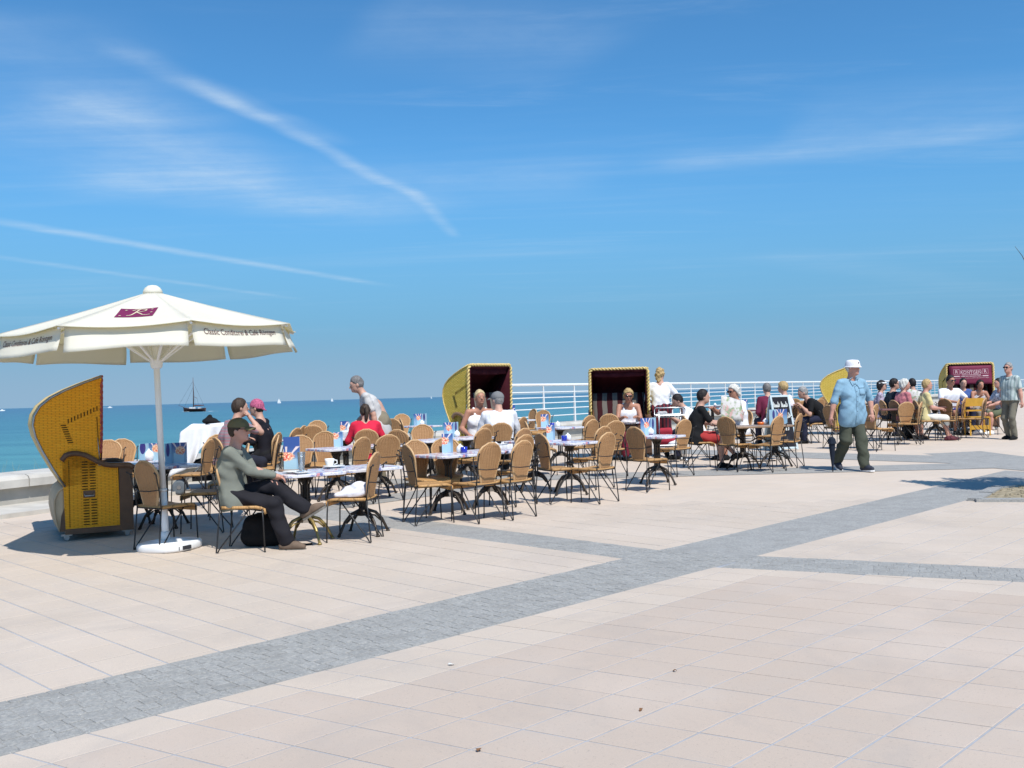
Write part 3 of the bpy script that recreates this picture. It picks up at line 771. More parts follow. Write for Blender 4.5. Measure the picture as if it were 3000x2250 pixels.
# ------------------------------------------------------------------ tables
def pedestal(parent, x, y, mat, matleg):
    mb = MB()
    for a in range(4):
        c, s = math.cos(a * math.pi / 2), math.sin(a * math.pi / 2)
        mb.tube([(x + .045 * c, y + .045 * s, .235), (x + .045 * c, y + .045 * s, .60), (x + .075 * c, y + .075 * s, .665)], 0.011, 5)
        mb.prism([(x + .02 * c, y + .02 * s, .60), (x + .10 * c, y + .10 * s, .695), (x + .02 * c, y + .02 * s, .695)], (-.012 * s, .012 * c, 0))
    mb.tube([(x, y, .22), (x, y, .70)], 0.014, 6); mb.lathe([(.10, .215), (.075, .25), (.052, .29)], 8, c=(x, y, 0)); mb.lathe([(.05, .42), (.062, .44), (.05, .46)], 8, c=(x, y, 0))
    mb.lathe([(.06, .655), (.12, .695), (.12, .704)], 8, c=(x, y, 0))
    mb.build('column', mat, parent)
    for a in range(4):
        c, s = math.cos(a * math.pi / 2), math.sin(a * math.pi / 2)
        P = lambda r, z: (x + r * c, y + r * s, z)
        mb = MB(); mb.tube([P(.05, .27), P(.15, .235), P(.23, .155), P(.28, .06), P(.30, .022)], [.020, .018, .016, .015, .016], 6)
        mb.tube([P(.06, .22), P(.14, .20), P(.21, .14)], .010, 5); mb.ball(P(.303, .016), (.026, .026, .016), 6, 4)
        mb.build('leg', matleg, parent, True)
def make_table(name, label, mat_top, loc, deg, group, w=0.68, l=0.68, legs=None, ped=((0, 0),)):
    t = thing(name, label, 'table', loc, R(deg), group)
    r = 0.07; pts = []
    for cx, cy, a0_ in ((l / 2 - r, w / 2 - r, 0), (-l / 2 + r, w / 2 - r, 90), (-l / 2 + r, -w / 2 + r, 180), (l / 2 - r, -w / 2 + r, 270)):
        for k in range(4): pts.append((cx + r * math.cos(R(a0_ + 30 * k)), cy + r * math.sin(R(a0_ + 30 * k))))
    mb = MB(); n = len(pts)
    rings = [(0.97, .706), (1.0, .711), (1.0, .733), (0.985, .740)]
    vs = [(x * k, y * k, z) for k, z in rings for x, y in pts]
    fs = [tuple(range(n - 1, -1, -1)), tuple(range(3 * n, 4 * n))]
    for q in range(3):
        for i in range(n): fs.append((q * n + i, q * n + (i + 1) % n, (q + 1) * n + (i + 1) % n, (q + 1) * n + i))
    mb.add(vs, fs); mb.build('tabletop', mat_top, t)
    for x, y in ped: pedestal(t, x, y, M_CAST, legs or M_CAST)
    return t
TG1 = 'square cafe tables with a floral printed top on cast iron pedestals'; TG2 = 'reddish brown cafe tables at the far end of the terrace'

# ------------------------------------------------------------------ table things
def menu(loc, deg, label, h=0.24, w=0.15, spread=100):
    mb = MB()
    for s in (1, -1):
        a = R(spread / 2) * s
        def leaf(u, v): return Vector((-(w * u) * math.cos(a), (w * u) * math.sin(a), h * v))
        mb.slab(leaf, 3, 3, 0.003)
    o = mb.build('menu_card', M_MENU); o.location = loc; o.rotation_euler = (0, 0, R(deg)); o.scale = (1, 1, 1)
    return tag(o, label, 'menu', 'ice-cream menu cards standing on the tables')
def sugar(loc, label, s=1.0):
    mb = MB(); mb.lathe([(.030, 0), (.046, .015), (.052, .045), (.044, .075), (.022, .093), (.010, .100), (.010, .112)], 12)
    o = mb.build('sugar_bowl', M_PORC, None, True); o.location = loc; o.scale = (s, s, s); return tag(o, label, 'sugar bowl', 'round white lidded sugar bowls on the tables')
def cup(loc, label):
    mb = MB(); mb.lathe([(.034, 0), (.040, .01), (.044, .075), (.040, .075), (.036, .015)], 12)
    o = mb.build('candle_cup', M_BLUEC, None, True); o.location = loc; return tag(o, label, 'candle cup', 'blue glass candle cups on the tables')
def ashtray(loc, label):
    mb = MB(); mb.lathe([(.050, 0), (.058, .045), (.050, .045), (.044, .012)], 14)
    o = mb.build('ashtray', M_ORNG, None, True); o.location = loc; return tag(o, label, 'ashtray', 'orange ceramic ashtrays on the tables')
def plate(loc, label, r=0.11, cat='plate', name='plate'):
    mb = MB(); mb.lathe([(r * .55, 0), (r * .6, .006), (r, .020), (r * .97, .024), (r * .6, .012)], 20)
    o = mb.build(name, M_PORC, None, True); o.location = loc; return tag(o, label, cat, 'white plates on the table of the man in the cap')
def mat_glass():
    m, T, b = principled('clear_glass'); b.inputs['Base Color'].default_value = (0.9, 0.93, 0.95, 1)
    b.inputs['Roughness'].default_value = 0.05; b.inputs['Transmission Weight'].default_value = 0.9; b.inputs['IOR'].default_value = 1.25
    return m
M_GLASS = mat_glass()
def tumbler(loc, label):
    mb = MB(); mb.lathe([(.026, 0), (.028, .01), (.042, .20), (.038, .20), (.025, .018)], 14)
    o = mb.build('glass', M_GLASS, None, True); o.location = loc; return tag(o, label, 'glass')
def coffee_cup(loc, label, s=1.0, deg=0, group=None):
    t = thing('coffee_cup', label, 'cup', loc, R(deg), group); t.scale = (s, s, s)
    mb = MB(); mb.lathe([(.028, .0), (.033, .008), (.046, .06), (.048, .085), (.044, .085), (.034, .02)], 14); mb.build('bowl', M_PORC, t, True)
    mb = MB(); mb.tube([(.045, 0, .07), (.072, 0, .065), (.074, 0, .035), (.042, 0, .025)], .006, 5); mb.build('handle', M_PORC, t, True)
    return t

# ------------------------------------------------------------------ roofed wicker beach chair
HOOD = [(0.53, 1.80), (0.33, 1.735), (0.116, 1.655), (-0.05, 1.575), (-0.17, 1.485), (-0.235, 1.385), (-0.255, 1.28), (-0.225, 1.15), (-0.155, 1.00), (-0.03, 0.78), (0.09, 0.60)]
ARM = [(0.055, 0.885), (0.10, 0.945), (0.19, 0.965), (0.32, 0.94), (0.45, 0.865), (0.56, 0.815), (0.70, 0.805), (0.83, 0.805), (0.885, 0.77)]
def beach_chair(label, loc, deg, W=1.16, wick=None, visor=False, sign=False, rim=None, detail=True, arm_mat=None, top=None, tall=1.0, deep=1.0, rope=0.018):
    wick = wick or M_KORB; rim = rim or M_BRAID; top = top or wick
    t = thing('roofed_beach_chair', label, 'beach chair', loc, R(deg), 'yellow hooded wicker beach chairs'); t.scale = (deep, 1, tall)
    hw = W / 2
    # hood: curved shell, two side walls, rope rim, lining
    prof = [Vector((x, 0, z)) for x, z in HOOD]
    mb = MB()
    def shell(u, v):
        k = u * (len(prof) - 1); i = min(int(k), len(prof) - 2); p = prof[i].lerp(prof[i + 1], k - i)
        return (p.x, (v * 2 - 1) * hw, p.z)
    mb.slab(shell, 20, 8, 0.03); mb.build('hood_back', top, t, True)
    fr = [(0.52, 1.08)]
    side = [(x, z) for x, z in HOOD] + [(0.34, 0.62), (0.50, 0.90), (0.515, 1.15), (0.525, 1.5)]
    for s in (-1, 1):
        mb = MB(); pl = [(x, s * hw, z) for x, z in side]
        mb.prism(pl, (0, -s * 0.03, 0)) if s > 0 else mb.prism(pl[::-1], (0, 0.03, 0))
        o = mb.build('hood_side', wick, t)
        if detail:
            sl = MB()
            for k in range(10):
                f = k / 9; x = 0.14 + 0.33 * f; z = 1.315 + 0.13 * f; sl.box((x, s * (hw + .0015), z), (0.011, 0.006, 0.050))
            for k in range(9):
                f = k / 8; x = 0.085 + 0.075 * f; z = 1.27 - 0.19 * f; sl.box((x, s * (hw + .0015), z), (0.062, 0.006, 0.010), M=None)
            for k in range(22): sl.box((0.478 - 0.012 * k / 22, s * (hw + .0015), 1.08 + 0.28 * k / 22), (0.012, 0.006, 0.008))
            tag(sl.build('open_weave', M_SLOT, o), kind='stuff')
        ed = MB(); ed.tube([(x, s * (hw + .002), z) for x, z in HOOD], 0.013, 6); ed.build('hood_piping', M_STEEL if wick is M_KORB else rim, t, True)
    path = [Vector((0.505, -hw, 0.95)), Vector((0.515, -hw, 1.1)), Vector((0.53, -hw, 1.74)), Vector((0.54, -hw + .05, 1.80)), Vector((0.54, hw - .05, 1.80)), Vector((0.53, hw, 1.74)), Vector((0.515, hw, 1.1)), Vector((0.505, hw, 0.95))]
    # twisted rope edging: two strands wound round one another
    pts = []
    for i in range(len(path) - 1):
        n = max(1, int((path[i + 1] - path[i]).length / 0.016))
        for k in range(n): pts.append(path[i].lerp(path[i + 1], k / n))
    pts.append(path[-1])
    rp = MB()
    for ph in (0, math.pi):
        tw = []
        for i, p in enumerate(pts):
            tt = (pts[min(i + 1, len(pts) - 1)] - pts[max(i - 1, 0)]).normalized(); a = Vector((1, 0, 0)); c = tt.cross(a).normalized()
            th = i * 0.75 + ph; tw.append(p + a * rope * .85 * math.cos(th) + c * rope * .85 * math.sin(th))
        rp.tube(tw, rope, 5)
    rp.build('rope_rim', rim, t, True)
    mb = MB()
    def lining(u, v):
        k = u * (len(prof) - 1); i = min(int(k), len(prof) - 2); p = prof[i].lerp(prof[i + 1], k - i)
        return (p.x + 0.022 + 0.01 * u, (v * 2 - 1) * (hw - 0.034), p.z - 0.034 if u < 0.35 else p.z - 0.022)
    mb.slab(lining, 12, 4, 0.008)
    for s in (-1, 1):
        pl = [(x + 0.02, s * (hw - 0.040), z - 0.03) for x, z in side]; mb.prism(pl if s > 0 else pl[::-1], (0, -s * 0.004, 0))
    mb.build('hood_lining', M_LINING, t, True)
    if detail or visor:
        mb = MB()
        def fr_(u, v): return (0.46 + 0.02 * math.sin(u * 20), (u * 2 - 1) * (hw - 0.06), 1.745 - 0.10 * v - 0.015 * math.sin(math.pi * u))
        mb.slab(fr_, 24, 2, 0.006)
        if not visor: mb.build('valance', M_LINING, t, True)
    # seat and striped back
    mb = MB(); mb.slab(lambda u, v: (0.30 - 0.18 * u, (v * 2 - 1) * (hw - 0.06), 0.46 + 0.85 * u), 6, 8, 0.09); mb.build('back_cushion', M_KSTRIPE, t, True)
    mb = MB(); mb.slab(lambda u, v: (0.28 + 0.50 * u, (v * 2 - 1) * (hw - 0.06), 0.43 - 0.02 * u), 4, 8, 0.10); mb.build('seat_cushion', M_KSTRIPE, t, True)
    # base box
    for s in (-1, 1):
        mb = MB(); pl = [(0.085, s * hw, 0.13), (0.715, s * hw, 0.13), (0.700, s * hw, 0.785), (0.56, s * hw, 0.79), (0.45, s * hw, 0.835), (0.32, s * hw, 0.91), (0.19, s * hw, 0.935), (0.06, s * hw, 0.90)]
        pl = [(x, y, z) for x, y, z in pl]
        mb.prism(pl[::-1], (0, -0.035, 0)) if s > 0 else mb.prism(pl, (0, 0.035, 0))
        o = mb.build('side_panel', wick, t)
        sl = MB()
        for cx, z0, z1 in ((0.325, 0.17, 0.46), (0.415, 0.17, 0.46), (0.315, 0.56, 0.89), (0.405, 0.56, 0.855)):
            k = 0; z = z0
            while z < z1: sl.box((cx, s * (hw + .0015), z), (0.066, 0.006, 0.011)); z += 0.030
        z = 0.16
        while z < 0.87: sl.box((0.135, s * (hw + .0015), z), (0.012, 0.006, 0.010)); z += 0.022
        tag(sl.build('open_weave', M_SLOT, o), kind='stuff')
        mb = MB(); mb.box((0.36, s * (hw + 0.006), 0.505), (0.135, 0.012, 0.075)); hd = mb.build('handle_plate', M_PLANK, o)
        mb = MB(); mb.tube([(0.305, s * (hw + .012), 0.515), (0.31, s * (hw + .032), 0.487), (0.41, s * (hw + .032), 0.487), (0.415, s * (hw + .012), 0.515)], 0.008, 6); mb.build('carry_handle', M_STEEL, o, True)
        mb = MB()
        am = [Vector((x, s * (hw - 0.02), z)) for x, z in ARM]
        def armf(u, v):
            k = u * (len(am) - 1); i = min(int(k), len(am) - 2); p = am[i].lerp(am[i + 1], k - i); return p + Vector((0, (v * 2 - 1) * 0.055, 0))
        mb.slab(armf, 18, 2, 0.055); mb.build('armrest', arm_mat or M_PLANK, t, True)
        mb = MB(); mb.box((0.79, s * (hw - 0.020), 0.455), (0.16, 0.06, 0.655)); mb.box((0.475, s * (hw - 0.018), 0.105), (0.79, 0.06, 0.06)); mb.build('frame_post', M_PLANK, t)
        for cx in (0.10, 0.80):
            mb = MB(); mb.lathe([(.030, -.014), (.034, 0), (.030, .014)], 10, M=Matrix.Translation((cx, s * (hw - .06), 0.036)) @ Matrix.Rotation(math.pi / 2, 4, 'X')); mb.box((cx, s * (hw - .06), 0.066), (.12, .05, .024)); mb.build('caster', M_STEEL, t)
    mb = MB(); mb.box((0.845, 0, 0.40), (0.05, W - 0.10, 0.55)); mb.build('front_panel', M_PLANK, t)
    mb = MB(); mb.box((0.475, 0, 0.110), (0.72, W - 0.10, 0.03)); mb.build('base_board', M_PLANK, t)
    # canvas flap hanging round the back of the base
    mb = MB(); fl = [(0.09, 0.60), (0.01, 0.545), (-0.03, 0.45), (-0.035, 0.33), (-0.01, 0.20), (0.02, 0.11)]
    mb.slab(lambda u, v: (fl[min(5, int(u * 5))][0] + (fl[min(5, int(u * 5) + 1)][0] - fl[min(5, int(u * 5))][0]) * (u * 5 - int(u * 5)), (v * 2 - 1) * (hw - .015), fl[min(5, int(u * 5))][1] + (fl[min(5, int(u * 5) + 1)][1] - fl[min(5, int(u * 5))][1]) * (u * 5 - int(u * 5))), 10, 6, 0.012)
    for s in (-1, 1): mb.prism([(x, s * (hw - .02), z) for x, z in fl] + [(0.09, s * (hw - .02), 0.11)], (0, -s * 0.008, 0))
    mb.build('back_flap', M_TAN, t, True)
    for s in (-1, 1):
        mb = MB(); mb.prism([(0.02, s * (hw - .012), 0.11), (0.04, s * (hw - .012), 0.28), (0.088, s * (hw - .012), 0.40), (0.088, s * (hw - .012), 0.11)], (0, s * 0.008, 0)); mb.build('corner_gusset', M_PLANK, t)
        mb = MB(); mb.ball((0.49, s * (hw + .004), 0.835), (0.028, 0.014, 0.028), 8, 5); mb.tube([(0.47, s * (hw + .01), 1.12), (0.49, s * (hw + .012), 0.84)], 0.006, 5); mb.build('hood_stay', M_STEEL, t, True)
    if visor:
        va = MB()
        def vf(u, v): return (0.60 + 0.06 * math.sin(math.pi * v * 0.5) - 0.05 * v + 0.04 * v * v, (u * 2 - 1) * (hw - 0.075), 1.735 - 0.50 * v)
        va.slab(vf, 12, 8, 0.012)
        for s in (-1, 1): va.prism([(0.50, s * (hw - .07), 1.73), (0.60, s * (hw - .07), 1.735), (0.62, s * (hw - .07), 1.25), (0.52, s * (hw - .07), 1.25)], (0, -s * .006, 0))
        vo = va.build('visor', pm('burgundy_visor', (0.165, 0.018, 0.050), 0.7, 0.3, 0, 0.12, 5.0), t, True)
        def on(x, y):
            v = (1.735 - (1.49 + y)) / 0.50; p = vf(0.5, v); return (p[0] + 0.0085, x, 1.49 + y)
        put_text(vo, 'Classic Conditorei & Café', 0.052, lambda x, y: on(x, y + 0.125), M_PALEINK, sx=0.95)
        put_text(vo, 'RÖNTGEN', 0.112, lambda x, y: on(x, y + 0.062), M_PALEINK, sx=1.0)
        li = MB()
        rng = random.Random(3)
        for yy, half, hh in ((0.005, 0.235, 0.020), (-0.035, 0.26, 0.022), (-0.085, 0.44, 0.010)):
            x = -half
            while x < half:
                l = rng.uniform(0.008, 0.02)
                a, b_, c_, d_ = on(x, yy - hh / 2), on(x + l, yy - hh / 2), on(x + l, yy + hh / 2 * rng.uniform(.4, 1)), on(x, yy + hh / 2); li.add([a, b_, c_, d_], [(0, 1, 2, 3)]); x += l + rng.uniform(.005, .014)
        tag(li.build('fine_print', M_PALEINK, vo), kind='stuff')
        for s in (-1, 1):
            lg = MB(); cx = s * 0.365
            for (x0, y0, x1, y1) in ((-.075, .155, .075, .15), (-.075, .02, .075, .025), (-.075, .02, -.07, .155), (.07, .02, .075, .155)):
                lg.add([on(cx + x0, y0), on(cx + x1, y0), on(cx + x1, y1), on(cx + x0, y1)], [(0, 1, 2, 3)])
            lg.add([on(cx - .075, -.045), on(cx + .075, -.045), on(cx + .075, -.020), on(cx - .075, -.020)], [(0, 1, 2, 3)])
            lo = lg.build('emblem', M_PALEINK, vo)
            put_text(lo, 'R', 0.13, lambda x, y, c=cx: on(x + c, y + 0.085), M_PALEINK)
    return t
# ------------------------------------------------------------------ the big white parasol
def mat_canopy(name, c, trans):
    m = bpy.data.materials.new(name); m.use_nodes = True; T = NT(m.node_tree); b = T.n['Principled BSDF']
    tc = T.new('ShaderNodeTexCoord').outputs['Object']
    col = T.mix(T.m('MULTIPLY', T.ramp(T.noise(tc, 2.5, 4), 0.35, 0.75), 0.25), rgb(*c), rgb(c[0] * .88, c[1] * .86, c[2] * .82))
    T.put(b.inputs['Base Color'], col); b.inputs['Roughness'].default_value = 0.8; b.inputs['Specular IOR Level'].default_value = 0.2
    tr = T.new('ShaderNodeBsdfTranslucent'); tr.inputs[0].default_value = rgb(c[0], c[1] * .93, c[2] * .50)
    mx = T.new('ShaderNodeMixShader'); mx.inputs[0].default_value = trans
    T.l.new(b.outputs[0], mx.inputs[1]); T.l.new(tr.outputs[0], mx.inputs[2])
    T.l.new(mx.outputs[0], T.n['Material Output'].inputs[0])
    bn = T.new('ShaderNodeBump'); bn.inputs['Strength'].default_value = 0.3; bn.inputs['Distance'].default_value = 0.02
    T.put(bn.inputs['Height'], T.noise(tc, 4.0, 4, 0.6)); T.l.new(bn.outputs[0], b.inputs['Normal'])
    return m
M_CANOPY = mat_canopy('white_canvas', (0.84, 0.82, 0.75), 0.34)
base = ground(487, 1612)
PAR = thing('parasol', 'large white octagonal parasol with printed valance on a thick white pole', 'parasol', base, 0)
PAR.rotation_euler = (0, R(-1.7), 0)
mb = MB(); mb.tube([(0, 0, 0.05), (0, 0, 0.62)], 0.036, 12); mb.tube([(0, 0, .60), (0, 0, .63)], 0.039, 12); mb.tube([(0, 0, 0.62), (0, 0, 2.62)], 0.031, 12); mb.build('pole', M_PLASTW, PAR, True)
mb = MB()
n = 28; rings = [(0.97, .004), (1.0, .02), (1.0, .065), (0.96, .085), (0.55, .092), (0.50, .105), (0.11, .115)]
vs = []
for k, z in rings:
    for i in range(n):
        a = 2 * math.pi * i / n; r = 0.305 * (1 + 0.05 * math.cos(4 * (a - 0.4))); vs.append((r * k * math.cos(a) + 0.02, r * k * math.sin(a) + 0.05, z))
fs = [tuple(range(n - 1, -1, -1)), tuple(range((len(rings) - 1) * n, len(rings) * n))]
for q in range(len(rings) - 1):
    for i in range(n): fs.append((q * n + i, q * n + (i + 1) % n, (q + 1) * n + (i + 1) % n, (q + 1) * n + i))
mb.add(vs, fs); bs = mb.build('base', M_PLASTW, PAR, True)
for k in range(2):
    a = R(-62 + 24 * k); mb = MB(); mb.box((0.02 + 0.295 * math.cos(a), 0.05 + 0.295 * math.sin(a), 0.037), (0.03, 0.095, 0.038), rz=a)
    mb.build('wheel_recess', pm('recess_shade', (0.03, 0.03, 0.035), 0.6, 0.3), bs)  # solid dark block: the shade inside the base's opening put in as colour
mb = MB(); mb.tube([(0, 0, .10), (0, 0, .19)], 0.046, 12); mb.build('socket', M_PLASTW, PAR, True)
RIM_R, RIM_Z, TOP_Z = 1.50, 2.215, 2.655
corner = [R(-90 + 32 + 45 * k) for k in range(8)]
def cpt(k, f, z=None): a = corner[k % 8]; return Vector((RIM_R * f * math.cos(a), RIM_R * f * math.sin(a), TOP_Z + (RIM_Z - TOP_Z) * f if z is None else z))
def panel(k, u, v):
    """u from the crown to the rim, v across; cloth sags a little between the ribs"""
    p = cpt(k, u).lerp(cpt(k + 1, u), v); s = math.sin(math.pi * v)
    p.z -= 0.050 * s * math.sin(math.pi * min(1, u * 0.9)) * u + 0.012 * math.sin(math.pi * u)
    if u > 0.95: p.z -= 0.02 * s
    return p
for k in range(8):
    mb = MB(); mb.slab(lambda u, v: panel(k, 0.05 + 0.95 * u, v), 12, 10, 0.006); mb.build('canopy_panel', M_CANOPY, PAR, True)
mb = MB(); mb.lathe([(0.098, -0.035), (0.094, 0.0), (0.076, 0.032), (0.045, 0.055), (0.008, 0.062)], 16, c=(0, 0, TOP_Z)); mb.build('crown_cap', M_CANOPY, PAR, True)
VAL_H = 0.235
def val(k, u, v):
    a = panel(k, 0.945, 0.02 + 0.96 * u + 0.02 * (u - .5) * v) + Vector((0, 0, -0.012))
    mid = (corner[k % 8] + R(22.5)); out = Vector((math.cos(mid), math.sin(mid), 0)); s = math.sin(math.pi * u)
    bulge = 0.050 * math.sin(math.pi * 0.5 * v) * s ** .5 + 0.045 * v + 0.014 * math.sin(7 * u + k) * v + 0.003 * math.sin(19 * u + 2.3 * k) * v - 0.012 * math.sin(math.pi * v)
    return a + out * bulge + Vector((0, 0, -VAL_H * v * (1.0 - 0.10 * s + 0.05 * math.sin(5 * u + 2 * k))))
VALS = []
for k in range(8):
    mb = MB(); mb.slab(lambda u, v: val(k, u, v), 18, 6, 0.004); VALS.append(mb.build('valance', M_CANOPY, PAR, True))
def on_val(k, x, y):
    u = 0.5 + x / 1.148; v = 0.42 - y / VAL_H
    e = 0.01
    p = val(k, u, v); du = val(k, u + e, v) - p; dv = val(k, u, v + e) - p
    n = du.cross(dv).normalized(); mid = corner[k % 8] + R(22.5)
    if n.dot(Vector((math.cos(mid), math.sin(mid), 0))) < 0: n = -n
    return p + n * 0.006
for k in (0, 6):
    put_text(VALS[k], 'Classic Conditorei & Café Röntgen', 0.083, lambda x, y: on_val(k, x, y), M_INK, sx=0.78)
# printed emblem on the front panel: maroon field with a swash R and four dots
kf = 7
def on_pan(x, y):
    u = 0.60 - y / 1.55; v = 0.5 + x / (1.148 * u)
    p = panel(kf, u, v); e = 0.01
    n = (panel(kf, u, v + e) - p).cross(panel(kf, u + e, v) - p).normalized()
    if n.z < 0: n = -n
    return p + n
def flat_on(mb, polys, lift):
    for pl in polys:
        vs = []
        for x, y in pl:
            p1 = on_pan(x, y); u = 0.60 - y / 1.55; v = 0.5 + x / (1.148 * u); p0 = panel(kf, u, v); vs.append(p0 + (p1 - p0) * lift)
        mb.add(vs, [tuple(range(len(vs)))])
mb = MB(); N = 6
cells = []
for i in range(N):
    for j in range(N):
        x0, x1 = -.17 + .34 * i / N, -.17 + .34 * (i + 1) / N; y0, y1 = -.20 + .36 * j / N, -.20 + .36 * (j + 1) / N
        cells.append([(x0, y0), (x1, y0), (x1, y1), (x0, y1)])
flat_on(mb, cells, 0.0065); em = mb.build('emblem', M_MAROON, PAR)
def stroke(pts, w):
    out = []
    for (xa, ya), (xb, yb) in zip(pts, pts[1:]):
        dx, dy = xb - xa, yb - ya; l = math.hypot(dx, dy); nx, ny = -dy / l * w / 2, dx / l * w / 2
        out.append([(xa - nx, ya - ny), (xb - nx, yb - ny), (xb + nx, yb + ny), (xa + nx, ya + ny)])
    return out
mb = MB()
polys = stroke([(-.075, -.13), (-.05, -.135), (-.03, -.10), (-.01, 0), (.005, .10), (.02, .125)], .018) + stroke([(-.05, .07), (-.02, .115), (.03, .125), (.075, .10), (.07, .05), (.02, .01), (0, 0)], .014)
polys += stroke([(0, 0), (.035, -.05), (.065, -.11), (.10, -.135), (.135, -.12)], .015)
flat_on(mb, polys, 0.0105); tag(mb.build('emblem_swash', M_GOLDINK, em), kind='stuff')
for cx, cy in ((-.13, -.14), (-.11, .09), (.125, .10), (.135, -.03)):
    mb = MB(); flat_on(mb, [[(cx + .012 * math.cos(a), cy + .012 * math.sin(a)) for a in [i * math.pi / 4 for i in range(8)]]], 0.0105); mb.build('dot', M_GOLDINK, em)
for k in range(8):
    a = corner[k]; c, s = math.cos(a), math.sin(a)
    mb = MB(); mb.tube([(0.045 * c, 0.045 * s, 1.93), (0.72 * c, 0.72 * s, TOP_Z + (RIM_Z - TOP_Z) * 0.48 - 0.035)], 0.014, 5); mb.build('strut', M_PLASTW, PAR)
    mb = MB(); mb.tube([(0.06 * c, 0.06 * s, TOP_Z - 0.05), (1.47 * c, 1.47 * s, RIM_Z - 0.02)], 0.012, 5); mb.build('rib', M_PLASTW, PAR)
mb = MB(); mb.lathe([(.045, 1.86), (.058, 1.88), (.066, 1.93), (.066, 1.955), (.045, 1.96)], 12); mb.build('hub', M_PLASTW, PAR, True)

# ------------------------------------------------------------------ hooded beach chairs
BC_G = {}
p = at(300, 11.35, 0.0)
beach_chair('orange yellow hooded wicker beach chair seen from the side under the parasol', (-5.25, 11.22, gz(11.22)), 28, W=1.14, deep=0.89, rope=0.011, wick=M_KORB, rim=M_BRAIDR, top=M_HOODTOP)
p = at(1405, 18.6, 0.3)
beach_chair('hooded beach chair with rope rim, turned three quarters, behind the woman in the white vest', (p.x - 0.12, p.y + 0.35, gz(p.y)), -48, W=1.06, wick=M_KORBP, arm_mat=M_PLANKL, detail=True, tall=1.07)
p = at(1822, 19.6, 0.5)
beach_chair('hooded beach chair facing the camera with dark striped inside and a reading woman', (p.x + 0.0, p.y + 0.55, gz(p.y)), -93, W=1.16, wick=M_KORBP)
p = at(2452, 26.0, 0.6)
beach_chair('hooded beach chair seen side-on, half hidden behind the man in the blue shirt', (p.x, p.y + 0.5, gz(p.y)), -17, W=1.16, wick=M_KORBP, detail=False)
p = at(2857, 26.6, 0.6)
beach_chair('hooded beach chair with a burgundy sun visor lettered with the cafe name', (p.x - 0.02, p.y + 0.55, gz(p.y)), -99, W=1.20, wick=M_KORBP, visor=True)
